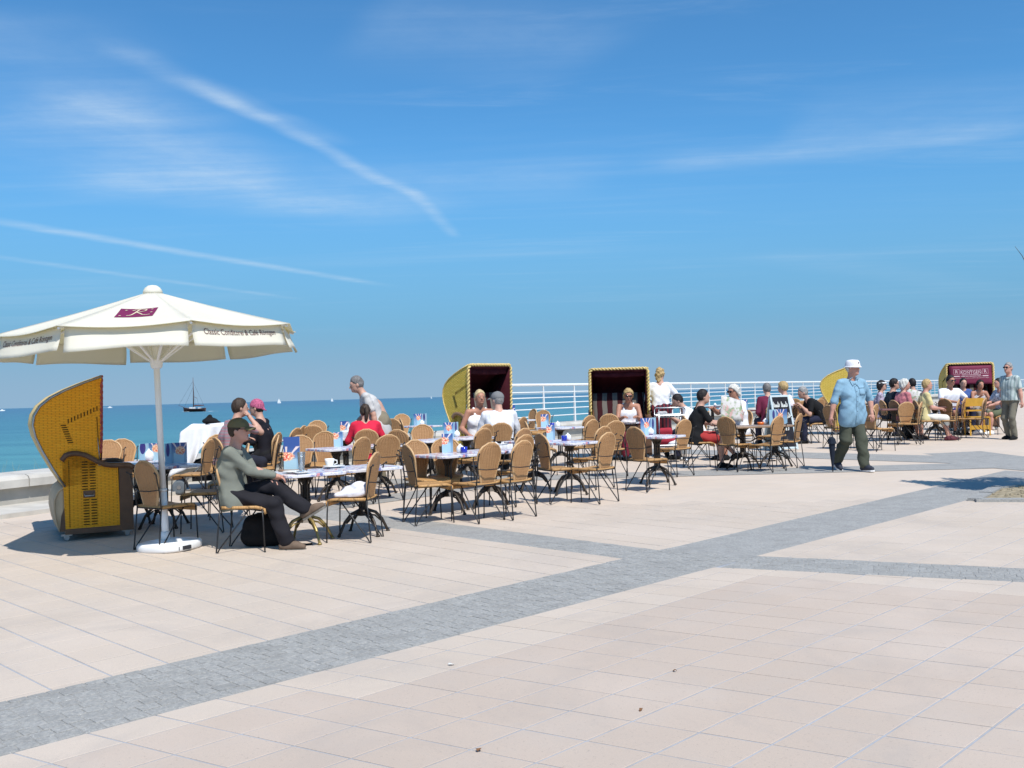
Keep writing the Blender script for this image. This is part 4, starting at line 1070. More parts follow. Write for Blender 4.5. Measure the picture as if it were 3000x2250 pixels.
# ------------------------------------------------------------------ people: one blended surface per body, clothes as shells over it
OFFS = np.array([(0,0,0),(1,0,0),(0,1,0),(1,1,0),(0,0,1),(1,0,1),(0,1,1),(1,1,1)])
EDG = [(0,1),(2,3),(4,5),(6,7),(0,2),(1,3),(4,6),(5,7),(0,4),(1,5),(2,6),(3,7)]
def skin_surface(prims, k, vox, namp=0.0, nsc=14.0, cuts=(), seed=0):
    """rounded shapes blended into one closed surface"""
    lo = np.full(3, 1e9); hi = np.full(3, -1e9)
    for p in prims:
        if p[0] == 'C':
            for q, r in ((p[1], p[3]), (p[2], p[4])): lo = np.minimum(lo, np.array(q) - r); hi = np.maximum(hi, np.array(q) + r)
        else:
            r = max(p[3]); lo = np.minimum(lo, np.array(p[1]) - r); hi = np.maximum(hi, np.array(p[1]) + r)
    pad = 3 * vox + k * 0.6 + namp; lo -= pad; hi += pad
    n = np.maximum(4, np.ceil((hi - lo) / vox).astype(int) + 1)
    ax = [lo[i] + vox * np.arange(n[i]) for i in range(3)]
    D = np.full(n, 1.0)
    for p in prims:
        mg = 2.5 * vox + k
        if p[0] == 'C':
            a, b = np.array(p[1]), np.array(p[2]); r = max(p[3], p[4]); blo, bhi = np.minimum(a, b) - r - mg, np.maximum(a, b) + r + mg
        else:
            r = max(p[3]); blo, bhi = np.array(p[1]) - r - mg, np.array(p[1]) + r + mg
        i0 = np.maximum(0, np.floor((blo - lo) / vox).astype(int)); i1 = np.minimum(n, np.ceil((bhi - lo) / vox).astype(int) + 1)
        X, Y, Z = np.meshgrid(ax[0][i0[0]:i1[0]], ax[1][i0[1]:i1[1]], ax[2][i0[2]:i1[2]], indexing='ij')
        if p[0] == 'C':
            ab = b - a; L2 = max(1e-9, float(ab @ ab))
            t = np.clip(((X - a[0]) * ab[0] + (Y - a[1]) * ab[1] + (Z - a[2]) * ab[2]) / L2, 0, 1)
            d = np.sqrt((X - a[0] - t * ab[0]) ** 2 + (Y - a[1] - t * ab[1]) ** 2 + (Z - a[2] - t * ab[2]) ** 2) - (p[3] + (p[4] - p[3]) * t)
        else:
            c = np.array(p[1]); M = p[2]; r = np.array(p[3])
            P = np.stack([X - c[0], Y - c[1], Z - c[2]], -1) @ M          # columns of M: local axes
            k0 = np.sqrt(((P / r) ** 2).sum(-1)); k1 = np.sqrt(((P / (r * r)) ** 2).sum(-1)) + 1e-9
            d = k0 * (k0 - 1) / k1
        S = D[i0[0]:i1[0], i0[1]:i1[1], i0[2]:i1[2]]
        kk = p[5] if len(p) > 5 else k
        h = np.clip(0.5 + 0.5 * (S - d) / kk, 0, 1)
        D[i0[0]:i1[0], i0[1]:i1[1], i0[2]:i1[2]] = S * (1 - h) + d * h - kk * h * (1 - h)
    X, Y, Z = np.meshgrid(*ax, indexing='ij')
    if namp > 0:
        s = seed * 1.7
        f1 = np.sin(nsc * (1.15 * Z + 0.55 * Y + 0.3 * X) + 2.6 * np.sin(5.3 * Y + s) + 1.9 * np.sin(6.1 * X + 3.7 * Z + s)); f2 = np.sin(nsc * 1.9 * (0.6 * Z - Y + .5 * X) + 2.4 * np.sin(7.0 * Z + 2 * s) + 1.4 * np.sin(9.0 * X + s))
        D += namp * (f1 * np.abs(f1) * (0.6 + 0.4 * np.sin(8.0 * Z + 5.0 * Y + s)) + 0.5 * f2)
    for c, nv in cuts:      # keep the side the normal points to
        D = np.maximum(D, -((X - c[0]) * nv[0] + (Y - c[1]) * nv[1] + (Z - c[2]) * nv[2]))
    inside = D < 0
    cs = np.zeros(np.array(n) - 1, int)
    for o in OFFS: cs += inside[o[0]:n[0] - 1 + o[0], o[1]:n[1] - 1 + o[1], o[2]:n[2] - 1 + o[2]]
    act = np.argwhere((cs > 0) & (cs < 8))
    if len(act) == 0: return [], []
    vals = np.stack([D[act[:, 0] + o[0], act[:, 1] + o[1], act[:, 2] + o[2]] for o in OFFS], 1)
    acc = np.zeros((len(act), 3)); cnt = np.zeros(len(act))
    for a, b in EDG:
        va, vb = vals[:, a], vals[:, b]; m = (va < 0) != (vb < 0)
        t = np.where(m, va / np.where(m, va - vb, 1), 0)
        acc += m[:, None] * (OFFS[a] + t[:, None] * (OFFS[b] - OFFS[a])); cnt += m
    verts = lo + vox * (act + acc / cnt[:, None])
    idx = np.full(np.array(n) - 1, -1); idx[act[:, 0], act[:, 1], act[:, 2]] = np.arange(len(act))
    faces = []
    for axn in range(3):
        u, v = [(1, 2), (2, 0), (0, 1)][axn]
        sl0 = [slice(0, None)] * 3; sl1 = [slice(0, None)] * 3
        sl0[axn] = slice(0, n[axn] - 1); sl1[axn] = slice(1, n[axn])
        ch = inside[tuple(sl0)] != inside[tuple(sl1)]
        e = np.argwhere(ch); ok = np.ones(len(e), bool)
        for w in (u, v): ok &= (e[:, w] > 0) & (e[:, w] < n[w] - 1)
        e = e[ok]
        if len(e) == 0: continue
        def cell(du, dv):
            q = e.copy(); q[:, u] += du; q[:, v] += dv; return idx[q[:, 0], q[:, 1], q[:, 2]]
        f = np.stack([cell(-1, -1), cell(0, -1), cell(0, 0), cell(-1, 0)], 1)
        flip = ~inside[e[:, 0], e[:, 1], e[:, 2]]
        f[flip] = f[flip][:, ::-1]
        faces.append(f)
    return verts.tolist(), np.concatenate(faces).tolist()
def surf_obj(name, mat, parent, prims, k, vox, **kw):
    vs, fs = skin_surface(prims, k, vox, **kw)
    mb = MB(); mb.v = [tuple(v) for v in vs]; mb.f = [tuple(f) for f in fs]; mb.mi = [0] * len(fs)
    return mb, (mb.build(name, mat, parent, True) if name else None)
def rotm(axis, deg): return Matrix.Rotation(R(deg), 3, axis)
def ik(a, t, l1, l2, pole):
    d = t - a; L = d.length
    if L > (l1 + l2) * 0.998: t = a + d * ((l1 + l2) * 0.998 / L); d = t - a; L = d.length
    c = (l1 * l1 + L * L - l2 * l2) / (2 * L); h = math.sqrt(max(0, l1 * l1 - c * c)); u = d / L
    p = pole - u * pole.dot(u); p.normalize()
    return a + u * c + p * h, t
SKIN = {'fair': (0.52, 0.30, 0.22), 'tan': (0.42, 0.20, 0.13), 'pink': (0.52, 0.27, 0.20)}
def skin_mat(k): return pm('skin_' + k, SKIN[k], 0.55, 0.35, 0, 0.10, 14.0)
HAIR = {'brown': (0.045, 0.028, 0.018), 'dark': (0.016, 0.012, 0.012), 'grey': (0.26, 0.25, 0.24), 'white': (0.55, 0.53, 0.48), 'blond': (0.42, 0.29, 0.13), 'pale_blond': (0.52, 0.40, 0.22), 'salt': (0.16, 0.15, 0.145)}
def hair_mat(k): return pm('hair_' + k, HAIR[k], 0.6, 0.3, 0, 0.35, 40.0, 0.6, 180.0)
V = Vector
def person(label, loc, deg, S=1.0, hz=0.52, px=0.0, lean=8, hunch=6, side=0, twist=0, w=1.0, belly=0.0, hands=None, feet=None, fdir=(0, 0), head=(0, 0), headtilt=0,
           skin='fair', hair='brown', hairstyle='short', shirt=None, sleeves='short', pants=None, legs='long', shoe=None, hat=None, hatmat=None, glasses=False, vox=0.016, cat='person', elbow=None, knee=None, fpitch=(0, 0), collar=False, hem=-0.10, face=True, sole=None, head_at=None, legw=1.0, fold=1.0, buttons=False):
    """a person in local space: x is the way they face, y their left. hands and feet are goals for wrists and ankles."""
    s = S
    d1 = V((math.sin(R(lean)), math.sin(R(side)), math.cos(R(lean)))).normalized(); d2 = V((math.sin(R(lean + hunch)), math.sin(R(side * 1.3)), math.cos(R(lean + hunch)))).normalized()
    pel = V((px, 0, hz)); mid = pel + d1 * 0.26 * s; nb = mid + d2 * 0.265 * s
    L = V((-math.sin(R(twist)), math.cos(R(twist)), 0)); Fw = L.cross(d2).normalized()
    Hl = V((0, 1, 0)); sc = nb - d2 * 0.055 * s
    sh = [sc + L * 0.178 * s * w, sc - L * 0.178 * s * w]; hip = [pel + Hl * 0.092 * s, pel - Hl * 0.092 * s]
    nd = (d2 + V((0.10, 0, 0.35))).normalized()
    hrot = rotm('Z', head[0]) @ rotm('Y', -head[1]) @ rotm('X', headtilt)
    hf, hl, hu = hrot @ V((1, 0, 0)), hrot @ V((0, 1, 0)), hrot @ V((0, 0, 1))
    hc = nb + nd * 0.085 * s + hu * 0.085 * s + hf * 0.022 * s
    if head_at is not None:      # stand the figure so that the head comes where it is seen
        g = at(head_at[0], head_at[1], hc.z); a_ = R(deg)
        loc = V((g.x - hc.x * math.cos(a_) + hc.y * math.sin(a_), g.y - hc.x * math.sin(a_) - hc.y * math.cos(a_), 0)); loc.z = gz(loc.y) + head_at[2]; loc = tuple(loc)
    HM = np.array([[hf[i], hl[i], hu[i]] for i in range(3)])
    def hp(x, y, z): return hc + (hf * x + hl * y + hu * z) * s
    hands = hands or [(px + 0.30, 0.14, hz + 0.10), (px + 0.30, -0.14, hz + 0.10)]
    elb, wri, kne, ank = [], [], [], []
    for i in (0, 1):
        sg = 1 if i == 0 else -1
        e, wv = ik(sh[i], V(hands[i]), 0.285 * s, 0.255 * s, V(elbow[i]) if elbow else V((-0.5, 0.45 * sg, -0.8))); elb.append(e); wri.append(wv)
        k_, a_ = ik(hip[i], V(feet[i]), 0.425 * s, 0.415 * s, V(knee[i]) if knee else V((1, 0.12 * sg, 0.5))); kne.append(k_); ank.append(a_)
    # ---- bare body
    sk = [('E', tuple(hp(0, 0, 0.012)), HM, (0.098 * s, 0.076 * s, 0.112 * s)), ('E', tuple(hp(0.028, 0, -0.06)), HM, (0.062 * s, 0.055 * s, 0.062 * s)),
          ('C', tuple(nb - d2 * 0.04 * s), tuple(hp(-0.02, 0, -0.06)), 0.062 * s, 0.054 * s)]
    if face:
        sk += [('C', tuple(hp(0.090, 0, 0.012)), tuple(hp(0.112, 0, -0.022)), 0.011 * s, 0.015 * s, 0.012), ('E', tuple(hp(0.078, 0, -0.082)), HM, (0.026 * s, 0.026 * s, 0.020 * s), 0.0, 0.015), ('E', tuple(hp(0.083, 0, 0.033)), HM, (0.016 * s, 0.052 * s, 0.012 * s), 0.0, 0.015),
               ('E', tuple(hp(0.085, 0, -0.053)), HM, (0.020 * s, 0.026 * s, 0.012 * s), 0.0, 0.01)]
    for sg in (1, -1): sk.append(('E', tuple(hp(-0.008, 0.079 * sg, -0.008)), HM, (0.020 * s, 0.012 * s, 0.032 * s), 0.0, 0.008))
    sk = [q if len(q) < 6 or q[0] == 'C' else (q[0], q[1], q[2], q[3], 0, q[5]) for q in sk]
    sk += [('C', tuple(sh[0] * 0.8 + sh[1] * 0.2), tuple(sh[0] * 0.2 + sh[1] * 0.8), 0.058 * s, 0.058 * s, 0.05), ('C', tuple(nb - d2 * 0.18 * s + L * 0.06 * w), tuple(nb - d2 * 0.18 * s - L * 0.06 * w), 0.095 * s, 0.095 * s, 0.06),
           ('C', tuple(mid), tuple(pel), 0.098 * s * w, 0.105 * s * w, 0.06)]
    fdirs = []
    for i in (0, 1):
        sg = 1 if i == 0 else -1
        sk += [('C', tuple(sh[i]), tuple(elb[i]), 0.050 * s, 0.040 * s, 0.03), ('C', tuple(elb[i]), tuple(wri[i]), 0.040 * s, 0.027 * s, 0.02)]
        mu = elb[i].lerp(wri[i], 0.28); sk.append(('C', tuple(mu), tuple(mu.lerp(wri[i], 0.3)), 0.043 * s, 0.036 * s, 0.03))
        fd = (wri[i] - elb[i]).normalized(); pc = wri[i] + fd * 0.045 * s
        sd = fd.cross(V((0, 0, 1))); sd = sd.normalized() if sd.length > 0.1 else V((0, 1, 0)); up_ = sd.cross(fd)
        sk += [('C', tuple(pc - sd * 0.022 * s), tuple(pc + sd * 0.022 * s), 0.021 * s, 0.021 * s, 0.015), ('C', tuple(wri[i]), tuple(pc + fd * 0.025 * s), 0.025 * s, 0.022 * s, 0.015)]
        sk += [('C', tuple(hip[i]), tuple(kne[i]), 0.082 * s * min(w, 1.1), 0.056 * s, 0.04), ('C', tuple(kne[i]), tuple(ank[i]), 0.052 * s, 0.034 * s, 0.03)]
        cf = kne[i].lerp(ank[i], 0.3); bk = V((-0.02, 0, 0)); sk.append(('C', tuple(cf + bk), tuple(cf.lerp(ank[i], 0.3) + bk * .5), 0.050 * s, 0.042 * s, 0.03))
        yaw, pit = fdir[i], fpitch[i]; fv = rotm('Z', yaw) @ rotm('Y', -pit) @ V((1, 0, 0)); fdn = rotm('Z', yaw) @ rotm('Y', -pit) @ V((0, 0, -1)); fdirs.append((fv, fdn))
        sk += [('C', tuple(ank[i] - fv * 0.03 * s + fdn * 0.04 * s), tuple(ank[i] + fv * 0.13 * s + fdn * 0.055 * s), 0.032 * s, 0.026 * s, 0.03)]
    mb, _ = surf_obj(None, None, None, sk, 0.03, vox)
    for i in (0, 1):      # five fingers of different lengths rooted in the palm, curled
        sg = 1 if i == 0 else -1
        fd = (wri[i] - elb[i]).normalized(); sd = fd.cross(V((0, 0, 1))); sd = sd.normalized() if sd.length > 0.1 else V((0, 1, 0)); dn = -(sd.cross(fd))
        if dn.z > 0: dn = -dn
        for q, ln in enumerate((0.072, 0.082, 0.077, 0.060)):
            r0_ = wri[i] + fd * 0.06 * s + sd * (0.027 - 0.018 * q) * s * sg
            a = r0_ + fd * ln * .48 * s + dn * 0.008 * s; b = a + (fd * 0.75 + dn * 0.66) * ln * .36 * s; c = b + (fd * 0.2 + dn * 0.95) * ln * .28 * s
            mb.tube([r0_, a, b, c], [0.0095 * s, 0.009 * s, 0.008 * s, 0.006 * s], 5)
        r0_ = wri[i] + fd * 0.025 * s + sd * 0.026 * s * sg; a = r0_ + (fd * 0.5 + sd * 0.75 * sg) * 0.036 * s; b = a + (fd * 0.85 + dn * 0.4) * 0.034 * s
        mb.tube([r0_, a, b], [0.012 * s, 0.010 * s, 0.007 * s], 5)
    body = mb.build('person', skin_mat(skin), None, True)
    body.location = loc; body.rotation_euler = (0, 0, R(deg)); tag(body, label, cat)
    # ---- clothes
    if shirt is not None:
        g = 0.010 * s
        sp = [('C', tuple(sh[0] * 0.86 + sh[1] * 0.14), tuple(sh[0] * 0.14 + sh[1] * 0.86), 0.067 * s, 0.067 * s),
              ]
        lv = [(nb - d2 * 0.15 * s, 0.088, 0.106, 0.010), (nb - d2 * 0.215 * s, 0.080, 0.112, 0.014 + belly * .45), (mid, 0.070, 0.113, belly * .85), (mid.lerp(pel, .4), 0.068, 0.115, belly), (mid.lerp(pel, .8), 0.074, 0.119, belly * .9), (pel - d1 * 0.04 * s, 0.086, 0.127, belly * .75)]
        for c_, hw_, rr_, bl_ in lv: sp.append(('C', tuple(c_ + L * hw_ * s * w + Fw * bl_), tuple(c_ - L * hw_ * s * w + Fw * bl_), rr_ * s * w ** .5, rr_ * s * w ** .5, 0.04))
        if sleeves == 'loose' or hem < -0.12: sp.append(('C', tuple(pel - d1 * 0.12 * s + Hl * 0.085 * s * w + Fw * belly * .6), tuple(pel - d1 * 0.12 * s - Hl * 0.085 * s * w + Fw * belly * .6), 0.118 * s * w ** .5, 0.118 * s * w ** .5))
        cuts = [(tuple(pel + d1 * hem * s), tuple(d1))]
        if sleeves in ('short', 'loose'):
            for i in (0, 1): e = sh[i].lerp(elb[i], 0.70); sp.append(('C', tuple(sh[i]), tuple(e), 0.058 * s, 0.061 * s, 0.03))
        elif sleeves == 'long':
            for i in (0, 1): sp += [('C', tuple(sh[i]), tuple(elb[i]), 0.060 * s, 0.055 * s, 0.03), ('C', tuple(elb[i]), tuple(elb[i].lerp(wri[i], 0.93)), 0.056 * s, 0.042 * s, 0.02)]
        elif sleeves == 'elbow':
            for i in (0, 1): sp += [('C', tuple(sh[i]), tuple(elb[i].lerp(wri[i], 0.06)), 0.061 * s, 0.062 * s, 0.03)]
        if sleeves == 'none':
            sp[0] = ('C', tuple(sc + L * 0.095 * s - d2 * .02), tuple(sc - L * 0.095 * s - d2 * .02), 0.055 * s, 0.055 * s)
            sp = sp[1:]
            for sg in (1, -1):
                a1_, a2_, a3_ = sc + L * .085 * s * sg - d2 * .11 * s + Fw * .105 * s, sc + L * .100 * s * sg + d2 * .058 * s, sc + L * .075 * s * sg - d2 * .09 * s - Fw * .11 * s
                sp += [('C', tuple(a1_), tuple(a2_), 0.020 * s, 0.018 * s, 0.01), ('C', tuple(a2_), tuple(a3_), 0.018 * s, 0.020 * s, 0.01)]
            sp = [q if not (q[0] == 'C' and q is sp[0]) else ('C', tuple(V(q[1]) - d2 * .05 * s), tuple(V(q[2]) - d2 * .05 * s), q[3], q[4], 0.04) for q in sp]
        else: cuts.append((tuple(nb + d2 * 0.012 * s + Fw * 0.03), tuple((-d2 - Fw * 0.40).normalized())))
        _, so = surf_obj('shirt', shirt, body, sp, 0.04, vox, namp=0.0050 * s * fold, nsc=24.0, cuts=cuts, seed=int(abs(loc[0]) * 10))
        so_shirt = so
        if collar:
            cl = MB(); n = 12
            def cf_(u, v):
                a = R(-150 + 300 * u); r = (0.068 + 0.022 * v) * s
                return nb - d2 * (0.022 - 0.030 * (1 - v)) * s + Fw * (math.cos(a) * r + 0.012) + L * math.sin(a) * r - d2 * 0.018 * v * s - d2 * 0.03 * max(0, math.cos(a)) * s
            cl.slab(lambda u, v: cf_(u + 0.0, v), n, 2, 0.006); cl.build('collar', shirt, so, True)
    if pants is not None:
        w2 = max(1.0, w) ** 0.7; lw = legw
        pp = [('C', tuple(pel + Hl * 0.075 * s * w), tuple(pel - Hl * 0.075 * s * w), 0.118 * s * w2, 0.118 * s * w2), ('C', tuple(pel + d1 * .06 * s + Hl * 0.06 * s * w), tuple(pel + d1 * .06 * s - Hl * 0.06 * s * w), 0.110 * s * w2, 0.110 * s * w2)]
        cuts = []
        for i in (0, 1):
            if legs == 'long': pp += [('C', tuple(hip[i]), tuple(kne[i]), 0.092 * s * w2, 0.073 * s * lw, 0.03), ('C', tuple(kne[i]), tuple(ank[i].lerp(kne[i], 0.04)), 0.072 * s * lw, 0.064 * s * lw, 0.02)]
            elif legs == 'capri': pp += [('C', tuple(hip[i]), tuple(kne[i]), 0.094 * s, 0.078 * s, 0.03), ('C', tuple(kne[i]), tuple(kne[i].lerp(ank[i], 0.30)), 0.076 * s, 0.068 * s, 0.02)]
            elif legs == 'shorts': pp += [('C', tuple(hip[i]), tuple(hip[i].lerp(kne[i], 0.78)), 0.098 * s, 0.086 * s, 0.03)]
            elif legs == 'skirt': pp += [('C', tuple(hip[i]), tuple(hip[i].lerp(kne[i], 0.95)), 0.105 * s, 0.10 * s, 0.09)]
        surf_obj('skirt' if legs == 'skirt' else 'trousers' if legs in ('long', 'capri') else 'shorts', pants, body, pp, 0.035, vox, namp=0.0055 * s * fold, nsc=22.0, cuts=cuts, seed=3)
    if shoe is not None:
        for i in (0, 1):
            fv, fdn = fdirs[i]; a = ank[i] + fdn * 0.042 * s
            pr = [('C', tuple(a - fv * 0.045 * s), tuple(a + fv * 0.10 * s + fdn * 0.004 * s), 0.043 * s, 0.043 * s), ('C', tuple(a + fv * 0.08 * s), tuple(a + fv * 0.165 * s + fdn * 0.014 * s), 0.042 * s, 0.032 * s), ('C', tuple(ank[i] + fdn * .005), tuple(a), 0.044 * s, 0.044 * s)]
            _, so = surf_obj('shoe', shoe, body, pr, 0.03, min(vox, 0.013), cuts=[(tuple(ank[i] + fdn * 0.078 * s), tuple(-fdn))])
            if sole is not None:
                sm_ = MB(); out = [(-0.088, 0), (-0.07, .036), (0.02, .038), (.10, .048), (.17, .040), (.20, .012), (.20, -.012), (.17, -.040), (.10, -.048), (.02, -.038), (-.07, -.036)]
                sdv = fdn.cross(fv).normalized(); b0 = ank[i] + fdn * 0.076 * s
                sm_.prism([b0 + fv * x * s + sdv * y * s for x, y in out], fdn * 0.022 * s); sm_.build('sole', sole, so)
    # ---- head dress
    if hairstyle != 'none' and hair:
        hm = hair_mat(hair)
        hr = [('E', tuple(hp(-0.008, 0, 0.020)), HM, (0.107 * s, 0.088 * s, 0.119 * s))]
        nv = (hu * 0.62 - hf * 0.78).normalized(); off = 0.012
        if hairstyle in ('bob', 'bun'): hr = [('E', tuple(hp(-0.012, 0, 0.018)), HM, (0.118 * s, 0.098 * s, 0.126 * s)), ('C', tuple(hp(-0.05, 0.04, -0.05)), tuple(hp(-0.05, -0.04, -0.05)), 0.058 * s, 0.058 * s)]
        if hairstyle == 'long': hr += [('C', tuple(hp(-0.05, 0.03, -0.03)), tuple(hp(-0.07, 0.0, -0.17)), 0.065 * s, 0.04 * s)]
        if hairstyle == 'curly': hr = [('E', tuple(hp(-0.006, 0, 0.03)), HM, (0.122 * s, 0.104 * s, 0.122 * s))]
        cuts = [(tuple(hp(0.050, 0, 0.045)), tuple(nv))]
        if hairstyle == 'sides': cuts.append((tuple(hp(0, 0, 0.075)), tuple(-hu + hf * -0.45)))
        if hat in ('cap', 'sunhat', 'visor_cap') and hairstyle != 'curly': pass
        mbh, ho = surf_obj('hair', hm, body, hr, 0.03, min(vox, 0.012), namp=0.004 if hairstyle == 'short' else 0.009, nsc=46.0, cuts=cuts)
        if hairstyle == 'ponytail':
            pt = MB(); pt.tube([hp(-0.085, 0, 0.045), hp(-0.135, 0, 0.035), hp(-0.155, 0, -0.03), hp(-0.14, 0.015, -0.13), hp(-0.13, 0.02, -0.18)], [0.03, 0.032, 0.032, 0.025, 0.008], 8); pt.build('ponytail', hm, ho, True)
    if hat == 'cap':
        mb = MB()
        def crown(u, v):
            a = 2 * math.pi * u; t = v * math.pi / 2; r = math.cos(t) ** 0.85
            return hp(-0.005 + 0.116 * r * math.cos(a), 0.094 * r * math.sin(a), 0.038 + 0.098 * math.sin(t))
        mb.grid(crown, 18, 7, cu=True)
        h = mb.build('cap', hatmat, body, True)
        mb = MB(); mb.slab(lambda u, v: hp(0.085 + 0.092 * v * math.sqrt(max(0, 1 - (2 * u - 1) ** 2 * 0.55)), (2 * u - 1) * 0.078, 0.046 - 0.012 * v - 0.028 * (2 * u - 1) ** 2), 10, 4, 0.006); mb.build('brim', hatmat, h, True)
    elif hat == 'sunhat':
        mb = MB()
        def crown(u, v):
            a = 2 * math.pi * u; pr_ = [(0.124, 0.036), (0.118, 0.070), (0.108, 0.105), (0.086, 0.130), (0.0, 0.138)]; k = v * 4; i = min(3, int(k)); r = pr_[i][0] + (pr_[i + 1][0] - pr_[i][0]) * (k - i); z = pr_[i][1] + (pr_[i + 1][1] - pr_[i][1]) * (k - i)
            return hp(-0.005 + r * math.cos(a), 0.86 * r * math.sin(a), z)
        mb.grid(crown, 18, 8, cu=True); h = mb.build('hat', hatmat, body, True)
        mb = MB(); mb.slab(lambda u, v: hp(-0.005 + (0.116 + 0.030 * v) * math.cos(2 * math.pi * u), (0.098 + 0.020 * v) * math.sin(2 * math.pi * u), 0.040 - 0.022 * v), 20, 2, 0.006); mb.build('brim', hatmat, h, True)
        mb = MB(); mb.ball(hp(0.112, -0.012, 0.088), 0.010 * s, 6, 4); mb.build('badge', M_INK, h)
    elif hat == 'bandana':
        surf_obj('bandana', hatmat, body, [('E', tuple(hp(-0.008, 0, 0.028)), HM, (0.110 * s, 0.090 * s, 0.116 * s)), ('C', tuple(hp(-0.10, 0, -0.02)), tuple(hp(-0.15, 0.01, -0.06)), 0.022 * s, 0.012 * s)], 0.02, min(vox, 0.012), namp=0.002, nsc=50, cuts=[(tuple(hp(0.06, 0, 0.028)), tuple((hu * 0.92 - hf * 0.38).normalized()))])
    elif hat == 'visor_cap':
        mb = MB(); mb.slab(lambda u, v: hp(0.108 * math.cos(2 * math.pi * u), 0.088 * math.sin(2 * math.pi * u), 0.045 + 0.035 * v), 18, 1, 0.008)
        h = mb.build('sun_visor', hatmat, body, True)
        mb = MB(); mb.slab(lambda u, v: hp(0.09 + 0.085 * v * math.sqrt(max(0, 1 - (2 * u - 1) ** 2 * .6)), (2 * u - 1) * 0.085, 0.047 - 0.02 * v), 8, 3, 0.006); mb.build('brim', hatmat, h, True)
    if face:
        for sg in (1, -1):
            if glasses: continue
            mb = MB(); mb.ball(hp(0.0865, 0.031 * sg, 0.016), (0.011 * s, 0.011 * s, 0.009 * s), 8, 6); eo = mb.build('eye', M_EYE, body, True)
            mb = MB(); mb.ball(hp(0.0945, 0.031 * sg, 0.016), 0.0058 * s, 6, 4); mb.build('iris', M_IRIS, eo, True)
        mb = MB(); mb.ball(hp(0.098, 0, -0.053), (0.009 * s, 0.023 * s, 0.0065 * s), 8, 5, rot=hrot.to_3x3()); mb.build('mouth', M_LIPS, body, True)
    if glasses:
        mb = MB()
        for sg in (1, -1):
            mb.ball(hp(0.100, 0.033 * sg, 0.014), (0.010 * s, 0.030 * s, 0.021 * s), 10, 6, rot=hrot)
            mb.tube([hp(0.097, 0.060 * sg, 0.022), hp(0.0, 0.086 * sg, 0.022)], 0.0035 * s, 4)
        mb.tube([hp(0.108, 0.012, 0.018), hp(0.108, -0.012, 0.018)], 0.004 * s, 4)
        mb.build('sunglasses', M_LENS, body, True)
    body['wrists'] = [list(body.matrix_basis @ wv) for wv in wri] if False else [float(q) for wv in wri for q in wv]
    if buttons and shirt is not None:      # button placket, breast pocket and loose collar points down the front
        fx = lambda z, y: None
        btm = pm('dark_button', (0.08, 0.10, 0.13), 0.4, 0.4)
        inv = so_shirt
        for q in range(7):
            zc = 0.50 - 0.075 * q; o_ = pel + d1 * zc * s + Fw * 0.5
            hit = inv.ray_cast(o_, -Fw)
            if hit[0]:
                mb = MB(); mb.ball(hit[1] + Fw * .003, 0.0085, 6, 4); mb.build('button', btm, body, True)
        pkt = MB()
        def pk(u, v):
            o_ = pel + d1 * (0.30 + 0.13 * v) * s + L * (0.05 + .11 * u) * s + Fw * .5; hit = inv.ray_cast(o_, -Fw); return (hit[1] if hit[0] else o_ - Fw * .35) + Fw * .006
        pkt.slab(pk, 4, 4, 0.006); pkt.build('breast_pocket', shirt, body, True)
        fl_ = MB()
        def flp(u, v):
            o_ = pel + d1 * (0.435 - 0.035 * v) * s + L * (0.045 + .12 * u) * s + Fw * .5; hit = inv.ray_cast(o_, -Fw); return (hit[1] if hit[0] else o_ - Fw * .35) + Fw * .013
        fl_.slab(flp, 4, 2, 0.005); fl_.build('pocket_flap', shirt, body, True)
        pl_ = MB()
        def plk(u, v):
            o_ = pel + d1 * (0.50 - 0.66 * u) * s + L * (v - .5) * .036 * s + Fw * .5; hit = inv.ray_cast(o_, -Fw); return (hit[1] if hit[0] else o_ - Fw * .33) + Fw * .004
        pl_.slab(plk, 16, 1, 0.004); pl_.build('placket', shirt, body, True)
        for sg in (1, -1):
            cw = MB()
            def lap(u, v):
                o_ = pel + d1 * (0.565 - 0.115 * u - .02 * v) * s + L * sg * (0.030 + .055 * v * (1 - .55 * u) - .012 * u) * s + Fw * .5; hit = inv.ray_cast(o_, -Fw); return (hit[1] if hit[0] else o_ - Fw * .40) + Fw * .012
            cw.slab(lap, 4, 3, 0.006); cw.build('collar_flap', shirt, body, True)
    return body
M_EYE = pm('eye_white', (0.6, 0.58, 0.55), 0.2, 0.5, 0, 0.0); M_IRIS = pm('eye_iris', (0.03, 0.025, 0.02), 0.2, 0.5, 0, 0.0)
M_LIPS = pm('lips', (0.36, 0.12, 0.10), 0.5, 0.3, 0, 0.0); M_LENS = pm('dark_lens', (0.008, 0.008, 0.012), 0.08, 0.6, 0, 0.0)
